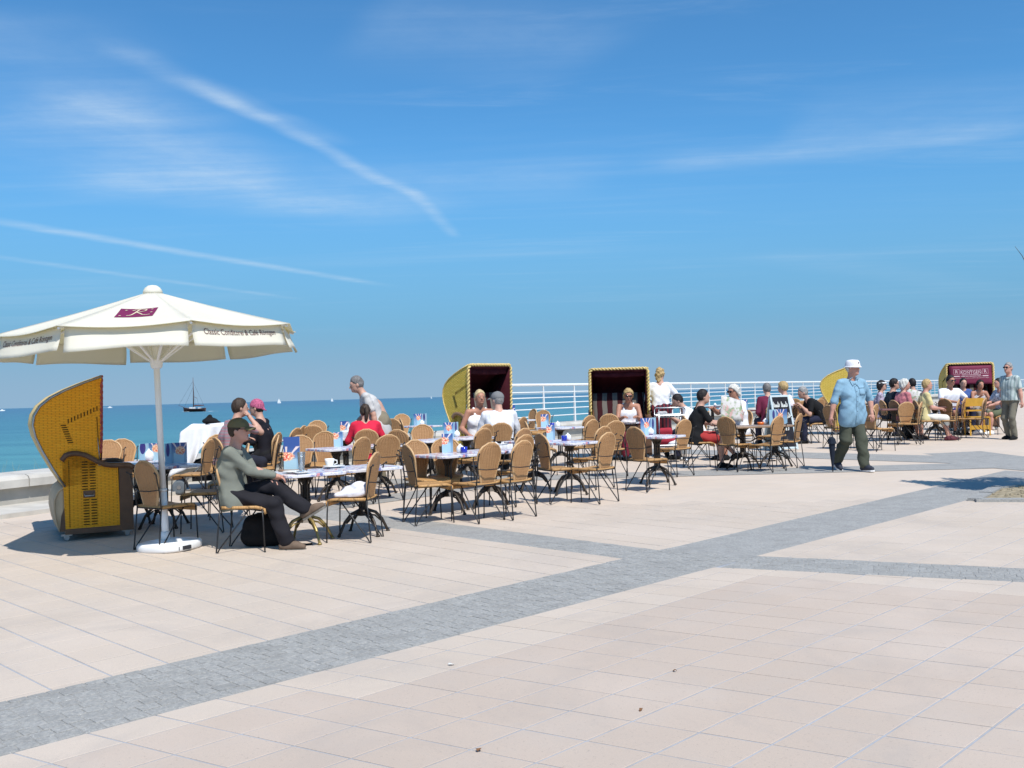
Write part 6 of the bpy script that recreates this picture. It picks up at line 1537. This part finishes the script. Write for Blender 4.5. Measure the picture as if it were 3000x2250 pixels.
for k, (px, lab) in enumerate(((1008, 'white cup nearest the tall menu card on the crockery table'), (1014, 'white cup in the middle of the crockery by the woman in red'), (1020, 'white cup beside the elbow of the woman in red'), (1026, 'white cup closest to the red jacket'))):
    q = item(T14, px, 1276 - 5 * (k % 2)); coffee_cup(tuple(q + V((0.045 * (k - 1.5), 0.05 * (k % 2), 0))), lab, 1.25, 40 * k, 'white crockery in front of the woman in red')
bottle = MB(); bottle.lathe([(.036, 0), (.040, .01), (.040, .16), (.020, .20), (.016, .235), (.019, .24)], 12); o = bottle.build('carafe', M_PORC, None, True); o.location = item(T14, 1003, 1272); tag(o, 'tall white jug beside the white crockery', 'jug')
def paper_mat():
    m, T, b = principled('newsprint'); tc = T.new('ShaderNodeTexCoord').outputs['Object']
    n = T.noise(tc, 9.0, 3, 0.6); col = T.mix(T.ramp(n, 0.5, 0.62), rgb(0.56, 0.53, 0.50), rgb(0.24, 0.33, 0.16)); col = T.mix(T.ramp(T.noise(tc, 7.0, 3, 0.5, 1.0), 0.56, 0.64), col, rgb(0.58, 0.34, 0.30))
    x, y, z = T.sep(tc); ln = T.m('GREATER_THAN', T.m('FRACT', T.m('MULTIPLY', z, 70.0)), 0.55); blk = T.ramp(T.noise(tc, 5.0, 1), 0.5, 0.55)
    col = T.mix(T.m('MULTIPLY', T.m('MULTIPLY', ln, blk), 0.5), col, rgb(0.22, 0.22, 0.22)); T.put(b.inputs['Base Color'], col); b.inputs['Roughness'].default_value = 0.8
    return m
M_NEWS = paper_mat()
def newspaper(px, py, d, deg, label, w=0.40, h=0.52, tilt=20):
    mb = MB(); mb.slab(lambda u, v: V(((u - .5) * w, 0.05 * abs(u - .5) + 0.02 * math.sin(5 * v + 3 * u), (v - .5) * h)), 8, 6, 0.004)
    hgt = EYE - ((py - hor(px)) / FPX + SLOPE) * d; p = at(px, d, hgt); o = mb.build('newspaper', M_NEWS, None, True); o.location = (p.x, p.y, gz(p.y) + hgt); o.rotation_euler = (R(tilt), R(12), R(deg)); return tag(o, label, 'newspaper')
newspaper(2146, 1196, 18.35, 18, 'colourful newspaper held up by the white-haired woman', 0.46, 0.44, -22)
newspaper(2680, 1158, 24.9, 5, 'white newspaper held open left of the woman in yellow', 0.42, 0.34, -10)
bk = MB(); bk.slab(lambda u, v: V(((u - .5) * .34, 0.10 * v, 0.10 * v + 0.03 * abs(u - .5))), 6, 3, 0.012); o = bk.build('book', pm('blue_book', (0.05, 0.06, 0.22), 0.6, 0.3)); o.location = item(T11, 1842, 1232) + V((0, 0.16, 0.03)); tag(o, 'open book in the hands of the reading woman', 'book')
pp_ = MB(); pp_.slab(lambda u, v: V(((u - .5) * .30, (v - .5) * .22, 0.004 + 0.012 * math.sin(6 * u))), 6, 4, 0.004); o = pp_.build('magazine', M_NEWS); o.location = item(T11, 1838, 1240); tag(o, 'magazine lying on the reading woman\'s table', 'magazine')

# ------------------------------------------------------------------ bags, cloths and other loose things
I3 = np.eye(3)
def lump(name, label, cat, mat, prims, loc, k=0.06, vox=0.014, namp=0.01, nsc=22.0, deg=0, cuts=(), seed=1):
    mb, o = surf_obj(name, mat, None, prims, k, vox, namp=namp, nsc=nsc, cuts=cuts, seed=seed); o.location = loc; o.rotation_euler = (0, 0, R(deg)); return tag(o, label, cat)
bg = at(772, 10.15, 0.1); bg.z = gz(bg.y)
bag = lump('shoulder_bag', 'black padded bag on the ground under the olive-cap man\'s chair', 'bag', M_BLACK, [('E', (0, 0, .17), I3, (.20, .12, .17)), ('C', (-.13, 0, .10), (.13, 0, .10), .10, .10), ('C', (-.11, 0, .24), (.11, 0, .24), .08, .08)], tuple(bg), 0.06, 0.012, 0.003, 30.0, 5, cuts=[((0, 0, 0.002), (0, 0, 1))])
mb = MB(); mb.tube([(-.12, .03, .30), (-.06, .04, .335), (.06, .04, .335), (.12, .03, .30)], 0.010, 6); mb.tube([(.17, -.04, .22), (.30, -.08, .03), (.44, -.10, .015), (.50, -.06, .015)], 0.012, 5); mb.build('strap', M_BLACK, bag, True)
cj = [o for o in COL.objects if o.get('label') == 'wicker chair with a white jacket on its seat'][0]
lump('jacket', 'crumpled white jacket on the seat of the chair right of the olive-cap man\'s table', 'jacket', F_('white_jacket', (0.66, 0.66, 0.72)), [('E', (-.04, 0, .05), I3, (.16, .15, .075)), ('E', (-.10, .02, .10), I3, (.09, .11, .06)), ('C', (.0, .1, .03), (.12, .12, .02), .05, .03), ('C', (.02, -.12, .03), (.10, -.15, .0), .05, .035)], (cj.location.x, cj.location.y, cj.location.z + .465), 0.03, 0.010, 0.014, 26.0, cj.rotation_euler.z * 57.3, cuts=[((0, 0, 0.003), (0, 0, 1))])
# pram under a white cloth
pr = at(603, 15.5, 0.8); pr.z = gz(pr.y)
pram = thing('pram', 'dark pushchair parked under a white cloth behind the olive-cap man', 'pushchair', tuple(pr), R(15))
mb = MB(); mb.slab(lambda u, v: V((-.26 + .5 * u, -.20 + .4 * v, .42 + .22 * u * u + .06 * (2 * v - 1) ** 2)), 8, 6, .05)
mb.slab(lambda u, v: V((.16 + .26 * math.cos(u * 2.2), -.21 + .42 * v, .62 + .40 * math.sin(u * 1.6) + 0.05)), 8, 6, .02); mb.build('seat_body', M_BLACK, pram, True)
mb = MB()
for s in (-1, 1):
    mb.tube([(-.38, s * .22, .12), (.10, s * .23, .60), (.42, s * .23, 1.06)], .012, 6); mb.tube([(.34, s * .23, .13), (-.05, s * .23, .55)], .012, 6)
mb.tube([(.42, -.23, 1.06), (.42, .23, 1.06)], .014, 6); mb.tube([(-.2, -.22, .30), (-.2, .22, .30)], .010, 6); mb.build('frame', M_STEEL, pram, True)
for x, y in ((-.40, -.24), (-.40, .24), (.36, -.24), (.36, .24)):
    w_ = thing('wheel', None, None, (x, y, .11)) if False else None
    mb = MB(); mb.lathe([(.075, -.02), (.105, -.018), (.11, 0), (.105, .018), (.075, .02)], 16, M=Matrix.Translation((x, y, .112)) @ Matrix.Rotation(math.pi / 2, 4, 'X')); wo = mb.build('wheel', pm('grey_rubber', (0.10, 0.12, 0.14), 0.7, 0.3), pram, True)
    mb = MB(); mb.lathe([(.03, -.024), (.03, .024)], 10, M=Matrix.Translation((x, y, .112)) @ Matrix.Rotation(math.pi / 2, 4, 'X')); mb.build('hub', M_STEEL, wo)
mb = MB(); mb.box((0, 0, .26), (.42, .36, .14)); mb.build('basket', M_BLACK, pram)
mb = MB()
def cloth(u, v):
    # drawn over the handle and hood, hanging in folds towards the viewer; v runs along the ridge
    x = -.34 + .70 * v; top = 1.085 - .02 * math.sin(math.pi * v) - max(0, .22 - v) * 0.55
    if u < 0.35: return V((x, .16 - .40 * (u / .35), top + .02 * math.sin(u * 9) - 0.01))
    t = (u - .35) / .65; ln = .27 + .42 / (1 + math.exp((v - .46) * 26)) + .035 * math.sin(11 * v)
    fold = .036 * math.sin(22 * v + 2 * t) * t + .02 * math.sin(41 * v) * t
    return V((x - .34 * t * t * max(0, 1 - v / .55), -.24 - .05 * t - fold - 0.04 * t * math.sin(6 * v), top - .02 - ln * t))
mb.slab(cloth, 22, 34, .006); o = mb.build('blanket', F_('white_blanket', (0.74, 0.74, 0.76), 0.04), None, True); o.location = tuple(pr); o.rotation_euler = (0, 0, R(6)); tag(o, 'white cloth draped over the pushchair', 'blanket')
lump('black_bag', 'small black bag lying on top of the white cloth', 'bag', M_BLACK, [('E', (0, 0, .06), I3, (.12, .07, .05)), ('C', (-.06, 0, .07), (.0, 0, .13), .035, .03), ('C', (.04, 0, .06), (.16, 0, .03), .035, .02)], tuple(pr + V((.08, -.02, 1.06))), 0.03, 0.012, 0.004, 40.0)
# serving trolley
tp = at(1962, 18.6, 0.9); tp.z = gz(tp.y)
tro = thing('serving_trolley', 'chrome serving trolley with two shelves right of the reading woman', 'trolley', tuple(tp), R(4))
for z, nm in ((.86, 'top_shelf'), (.30, 'bottom_shelf')):
    mb = MB(); mb.box((0, 0, z), (.50, .38, .018)); mb.tube([(-.25, -.19, z + .03), (.25, -.19, z + .03), (.25, .19, z + .03), (-.25, .19, z + .03)], .009, 6, closed=True); mb.build(nm, M_STEEL, tro)
for x, y in ((-.25, -.19), (.25, -.19), (.25, .19), (-.25, .19)):
    mb = MB(); mb.tube([(x, y, .08), (x, y, 1.0)], .011, 6); mb.ball((x, y, .04), .04, 8, 5); mb.build('leg', M_STEEL, tro, True)
mb = MB(); mb.tube([(-.25, -.19, 1.0), (-.22, -.19, 1.03), (.22, -.19, 1.03), (.25, -.19, 1.0)], .012, 6); mb.build('handle', M_STEEL, tro, True)
mb = MB(); mb.tube([(-.25, .19, 1.0), (-.22, .19, 1.03), (.22, .19, 1.03), (.25, .19, 1.0)], .012, 6); mb.build('handle', M_STEEL, tro, True)
lump('red_bag', 'red bag hanging under the trolley top', 'bag', F_('red_bag', (0.36, 0.03, 0.05)), [('C', (-.08, 0, .12), (.08, 0, .12), .10, .10), ('C', (-.07, 0, .28), (.07, 0, .28), .07, .07)], tuple(tp + V((-.10, -.05, .31))), .05, .016, .004, 20)
lump('tea_towel', 'white cloth crumpled on the chair beside the trolley', 'cloth', F_('white_blanket', (0.74, 0.74, 0.76), 0.04), [('E', (0, 0, .05), I3, (.20, .14, .07)), ('E', (.12, .02, .10), I3, (.10, .10, .07))], tuple(tp + V((.06, -.02, .31))), .04, .014, .012, 24, cuts=[((0, 0, .003), (0, 0, 1))])
tl = MB(); tl.slab(lambda u, v: V((-.19 + .38 * u, -.13 + .26 * v, .008 + .03 * max(abs(2 * u - 1), abs(2 * v - 1)) ** 6)), 8, 6, .008); o = tl.build('serving_tray', M_PORC); o.location = tuple(tp + V((0, 0, .871))); tag(o, 'white tray on top of the chrome trolley', 'tray')
# chalkboard
ap = at(2284, 20.6, 0.6); ap.z = gz(ap.y)
ab = thing('chalkboard', 'A-shaped chalkboard sign with a silver frame and chalk writing', 'sign', tuple(ap), R(18))
def leaf(sgn, mat_in, nm):
    a = R(15) * sgn
    M = Matrix.Translation((0, 0, 1.16)) @ Matrix.Rotation(a, 4, 'X')
    mb = MB(); mb.box((0, 0, -.58), (.40, .016, 1.10), M=M); f = mb.build(nm, mat_in, ab)
    mb = MB()
    for x in (-.21, .21): mb.box((x, 0, -.585), (.04, .034, 1.17), M=M)
    for z in (-.02, -1.13): mb.box((0, 0, z), (.38, .034, .04), M=M)
    mb.build('frame', pm('silver_frame', (0.60, 0.66, 0.64), 0.4, 0.5, 0.3, 0.05), f)
    return f, M
fr_, Mf = leaf(-1, pm('blackboard', (0.016, 0.016, 0.022), 0.8, 0.2, 0, 0.3, 6.0), 'board'); leaf(1, pm('grey_board_back', (0.20, 0.21, 0.20), 0.7, 0.3, 0, 0.2, 4.0), 'rear_board')
ck = MB(); rng = random.Random(11)
def chalk(pts): ck.tube([Mf @ V((x, -.0105, z)) for x, z in pts], .0085, 4)
for row, (z0, hh, words) in enumerate(((-.26, .12, ((-.17, 4), (.02, 4))), (-.50, .12, ((-.17, 4), (.01, 5))), (-.76, .12, ((-.15, 7),)))):
    for x0, n_ in words:
        x = x0
        for k in range(n_):
            up_ = hh if k in (0, n_ - 1) or rng.random() < .3 else hh * .5
            chalk([(x, z0 + up_), (x - .006, z0), (x + .018, z0 + .01), (x + .026, z0 + up_ * .55), (x + .010, z0 + up_ * .7)]); x += .036
        if row == 1:
            chalk([(x0 + .03, z0 + .19), (x0 + .034, z0 + .2)]); chalk([(x0 + .09, z0 + .19), (x0 + .094, z0 + .2)])
tag(ck.build('chalk_writing', pm('chalk', (0.75, 0.76, 0.72), 0.95, 0.1, 0, 0.15, 60.0), fr_), kind='stuff')
# folded umbrella in the walking man's hand
w = P16['wrists'][3:6]; a = P16.rotation_euler.z; um0 = P16.location + V((w[0] * math.cos(a) - w[1] * math.sin(a), w[0] * math.sin(a) + w[1] * math.cos(a), w[2] - 0.09))
mb = MB(); L_ = um0.z - gz(um0.y) + 0.02
um = thing('umbrella', 'folded navy umbrella hanging from the walking man\'s hand', 'umbrella', tuple(um0))
M_NAVY = F_('navy_nylon', (0.014, 0.020, 0.034))
mb.lathe([(.004, -L_ + .02), (.010, -L_ + .04), (.022, -L_ * .80), (.040, -L_ * .62), (.052, -L_ * .46), (.050, -L_ * .40), (.014, -L_ * .36)], 9); mb.build('canopy', M_NAVY, um)
mb = MB(); mb.lathe([(.030, -L_ * .44), (.072, -L_ * .42), (.055, -L_ * .33), (.020, -L_ * .29)], 9); mb.build('cover_flap', M_NAVY, um)
mb = MB(); mb.tube([(0, 0, -L_ + .025), (0, 0, -L_ * .3), (0, 0, .02)], .006, 6); mb.build('shaft', M_IRON, um)
mb = MB(); mb.tube([(0, 0, -.02), (0, 0, .05)], .013, 8); mb.build('handle', M_PLANK, um)
# yellow footrest chair before the far beach chair
fp = at(2862, 23.8, 0.5); fp.z = gz(fp.y)
ft = thing('folding_chair', 'yellow slatted chair in front of the visored beach chair', 'chair', tuple(fp), R(-95)); M_YW = pm('yellow_wood', (0.52, 0.28, 0.03), 0.5, 0.4, 0, 0.12, 6.0)
for z, h, d in ((.80, .20, -.16), (.60, .04, -.16), (.44, .035, .02), (.20, .10, .18)):
    mb = MB(); mb.box((d, 0, z), (.03 if z != .44 else .36, .44, h)); mb.build('slat', M_YW, ft)
for s in (-1, 1):
    for x, t_ in ((-.17, .88), (.18, .44)):
        mb = MB(); mb.box((x, s * .225, t_ / 2), (.03, .03, t_)); mb.build('leg', M_YW, ft)
# bits of litter on the paving
for k, (px, py, sz, lab, m_, cat) in enumerate(((1322, 1953, .024, 'torn white paper scrap on the paving', M_PORC, 'paper scrap'), (1402, 2205, .026, 'dry brown leaf lying in the foreground', pm('dry_leaf', (0.20, 0.10, 0.05), 0.9, 0.1), 'leaf'), (1977, 1972, .015, 'small dry leaf right of the white paper scrap', pm('dry_leaf', (0.20, 0.10, 0.05), 0.9, 0.1), 'leaf'), (1878, 2087, .016, 'dry leaf between the small leaf and the foreground leaf', pm('dry_leaf', (0.20, 0.10, 0.05), 0.9, 0.1), 'leaf'))):
    p = ground(px, py); mb = MB(); mb.slab(lambda u, v: V((sz * 1.5 * (u - .5), sz * (v - .5) * math.sin(math.pi * min(.98, max(.02, u))), .006 + .008 * math.sin(3 * u + v))), 6, 3, .0015)
    o = mb.build('leaf' if cat == 'leaf' else 'paper_scrap', m_, None, True); o.location = (p.x, p.y, p.z + .006); o.rotation_euler = (0, 0, k * 1.3); tag(o, lab, cat)

# ------------------------------------------------------------------ young tree beside the planting bed, just past the right edge, one twig reaching in
tx, ty = 7.55, 12.2
tree = thing('tree', 'tree just past the right edge, its thin twig reaching into view', 'tree', (tx, ty, gz(ty)))
mb = MB(); mb.tube([(0, 0, 0), (.04, 0, .9), (0, .05, 1.8), (-.05, 0, 2.6), (0, 0, 3.3)], [.07, .06, .05, .04, .02], 8); mb.build('trunk', pm('bark', (0.09, 0.065, 0.045), 0.9, 0.2, 0, 0.3, 12, 0.6, 60), tree, True)
rng = random.Random(5)
mb = MB(); lf = MB()
tips = []
for k in range(64):
    a = rng.uniform(-math.pi, math.pi) if k > 18 else math.pi + rng.uniform(-.45, .45); h0 = rng.uniform(1.9, 3.1); r = rng.uniform(.6, 1.0) if k > 18 else rng.uniform(.75, 1.05); e = V((r * math.cos(a), r * .75 * math.sin(a), h0 + rng.uniform(-.05, .45)))
    if e.x < -.93: e.x = -.93
    m_ = V((e.x * .5, e.y * .5, h0 + .05)); mb.tube([(0, 0, h0 - .2), m_, e], [.016, .010, .004], 4); tips.append((V((0, 0, h0 - .2)), m_, e))
tw = [V((-.4, -.02, 2.55)), V((-.75, -.02, 2.60)), V((-1.02, 0, 2.62)), V((-1.06, 0, 2.78)), V((-1.16, .02, 3.02)), V((-1.24, .03, 3.14))]
mb.tube(tw, [.008, .007, .006, .005, .004, .002], 5); mb.tube([tw[2], tw[2] + V((.02, 0, -.12))], .014, 5)
mb.build('branches', pm('bark', (0.09, 0.065, 0.045)), tree, True)
for (a, m_, e) in tips:
    for q in range(120):
        t_ = rng.random() ** .6; p = m_.lerp(e, t_) if rng.random() < .75 else a.lerp(m_, t_)
        d = V((rng.gauss(0, 1), rng.gauss(0, 1), rng.gauss(0, .7))).normalized(); p = p + d * rng.uniform(0, .10)
        if p.x < -.90: continue
        n = V((rng.gauss(0, 1), rng.gauss(0, 1), rng.gauss(0, 1))).normalized(); s_ = d.cross(n); L_ = rng.uniform(.06, .11)
        if s_.length < .1: continue
        s_.normalize(); lf.add([p, p + d * L_ * .5 + s_ * L_ * .28, p + d * L_, p + d * L_ * .5 - s_ * L_ * .28], [(0, 1, 2, 3)])
tag(lf.build('crown', pm('leaf_green', (0.055, 0.085, 0.030), 0.6, 0.3, 0, 0.4, 3.0), tree), kind='stuff')

# ------------------------------------------------------------------ boats on the water
def at_sea(px, dist): 
    d = ray(px, hor(px)); p = V((d.x, d.y, 0)).normalized() * dist / max(.5, V((d.x, d.y, 0)).normalized().y); return V((p.x, p.y, SEA_Z))
bp_ = at_sea(570, 560)
boat = thing('sailing_ship', 'old wooden sailing ship with one bare mast under way', 'ship', tuple(bp_), R(-6))
M_HULL = pm('brown_hull', (0.10, 0.045, 0.035), 0.5, 0.4, 0, 0.2, .6); M_HULLD = pm('dark_hull', (0.025, 0.02, 0.03), 0.5, 0.4); 
def hull(u, v):
    x = -6.4 + 12.8 * u; wd = 2.0 * (math.sin(math.pi * min(1, .08 + u * .84))) ** .6; sheer = 1.55 + 1.0 * (1 - u) ** 3 + .5 * u ** 3
    s = v * 2 - 1; return V((x - (1 - abs(s)) * 0.0, wd * s * (1 - 0.25 * (1 - abs(s))), -.3 + (sheer + .3) * abs(s) ** 1.4))
mb = MB(); mb.grid(hull, 20, 14); mb.slab(lambda u, v: V((-6.0 + 12 * u, (2 * v - 1) * 1.7 * math.sin(math.pi * (.1 + .8 * u)) ** .6, 1.35 + .5 * (1 - u) ** 3)), 10, 4, .1); mb.build('hull', M_HULL, boat, True)
mb = MB(); mb.grid(lambda u, v: V((hull(u, v).x, hull(u, v).y * 1.01, min(.55, hull(u, v).z))), 20, 14); mb.build('waterline_band', M_HULLD, boat, True)
mb = MB(); mb.box((-1.2, 0, 2.1), (3.4, 1.8, 1.0)); mb.build('deckhouse', M_WHITE, boat)
mb = MB(); mb.box((3.0, 0, 1.9), (1.6, 1.5, .8)); mb.build('wheelhouse', M_WHITE, boat)
mb = MB(); mb.tube([(-.6, 0, 1.3), (-.55, 0, 12), (-.6, 0, 19.5)], [.30, .22, .10], 8); mb.build('mast', M_HULL, boat, True)
mb = MB(); mb.tube([(-6.2, 0, 2.6), (-9.6, 0, 3.9)], [.16, .08], 6); mb.build('bowsprit', M_HULL, boat)
mb = MB(); mb.tube([(-.4, 0, 3.2), (5.6, 0, 3.4)], [.14, .10], 6); mb.tube([(-.4, 0, 8.6), (1.6, 0, 7.6)], .10, 6); mb.ball((2.4, 0, 3.55), (3.0, .28, .30), 10, 6); mb.build('boom', pm('furled_sail', (0.16, 0.07, 0.06), 0.8, 0.2), boat, True)
mb = MB()
for p0, p1 in (((-.6, 0, 17.5), (-9.4, 0, 3.9)), ((-.6, 0, 14), (-6.2, 0, 2.6)), ((-.6, 0, 15), (-.2, 1.9, 1.8)), ((-.6, 0, 15), (-.2, -1.9, 1.8)), ((-.6, 0, 17), (6.0, 0, 2.2)), ((1.5, 0, 7.6), (2.4, 0, 3.4))): mb.tube([p0, p1], .045, 4)
mb.build('rigging', M_HULLD, boat)
mb = MB(); mb.slab(lambda u, v: V((-6.6 + 4.4 * u, -2.3 + .7 * v - .5 * u, .06 + .12 * math.sin(3 * u))), 8, 3, .08); mb.build('bow_wave', M_WHITE, boat, True)
mb = MB(); mb.slab(lambda u, v: V((5.4 + 8 * u, -1.6 + 3 * v, .04 + .05 * math.sin(9 * u + 4 * v))), 8, 3, .03)
mb.build('wake', M_WHITE, boat, True)
def sailboat(px, dist, label, sc):
    p = at_sea(px, dist); t = thing('sailing_boat', label, 'sailing boat', tuple(p), R(random.uniform(20, 60))); t.scale = (sc, sc, sc)
    mb = MB(); mb.prism([(-4, 0, 0), (-4.4, 0, 1), (4.6, 0, 1), (3.6, 0, 0)], (0, 1.6, 0)); mb.build('hull', M_WHITE, t)
    mb = MB(); mb.prism([(-.1, .8, 1.6), (-.1, .8, 12), (-4.2, .8, 1.8)], (0, .06, 0)); mb.build('sail', M_WHITE, t); mb = MB(); mb.prism([(.2, .8, 1.4), (.1, .8, 10.5), (4.2, .8, 1.2)], (0, .06, 0)); mb.build('sail', M_WHITE, t)
    mb = MB(); mb.tube([(0, .8, .9), (0, .8, 12.3)], .08, 5); mb.build('mast', M_HULLD, t)
sailboat(818, 2300, 'tiny white sailing boat on the horizon right of the wooden ship', 1.0); sailboat(973, 2900, 'tiny white sailing boat far out left of the grey-haired standing man', 0.9)
sailboat(1264, 3300, 'faint sailing boat on the horizon left of the rope-rimmed beach chair', 0.8)
p = at_sea(322, 2100); t = thing('motor_boat', 'white speedboat with a wake on the horizon left of the parasol pole', 'motor boat', tuple(p), 0.1)
mb = MB(); mb.prism([(-4, -1.5, 0), (-4, -1.5, 1.6), (6, -1.5, 1.8), (4, -1.5, 0)], (0, 3, 0)); mb.build('hull', M_WHITE, t); mb = MB(); mb.box((0, 0, 2.4), (4, 2.2, 1.4)); mb.build('cabin', M_WHITE, t)
mb = MB(); mb.slab(lambda u, v: V((-5 - 34 * u, -2 + 4 * v * (1 + u), .5 * (1 - u) + .2)), 8, 2, .25); mb.build('wake', M_WHITE, t)
p = at_sea(6, 1900); t = thing('motor_boat', 'white speedboat at the left edge of the horizon', 'motor boat', tuple(p), 0.4)
mb = MB(); mb.prism([(-4, -1.5, 0), (-4, -1.5, 1.6), (6, -1.5, 1.8), (4, -1.5, 0)], (0, 3, 0)); mb.build('hull', M_WHITE, t); mb = MB(); mb.box((0, 0, 2.4), (4, 2.2, 1.4)); mb.build('cabin', M_WHITE, t)
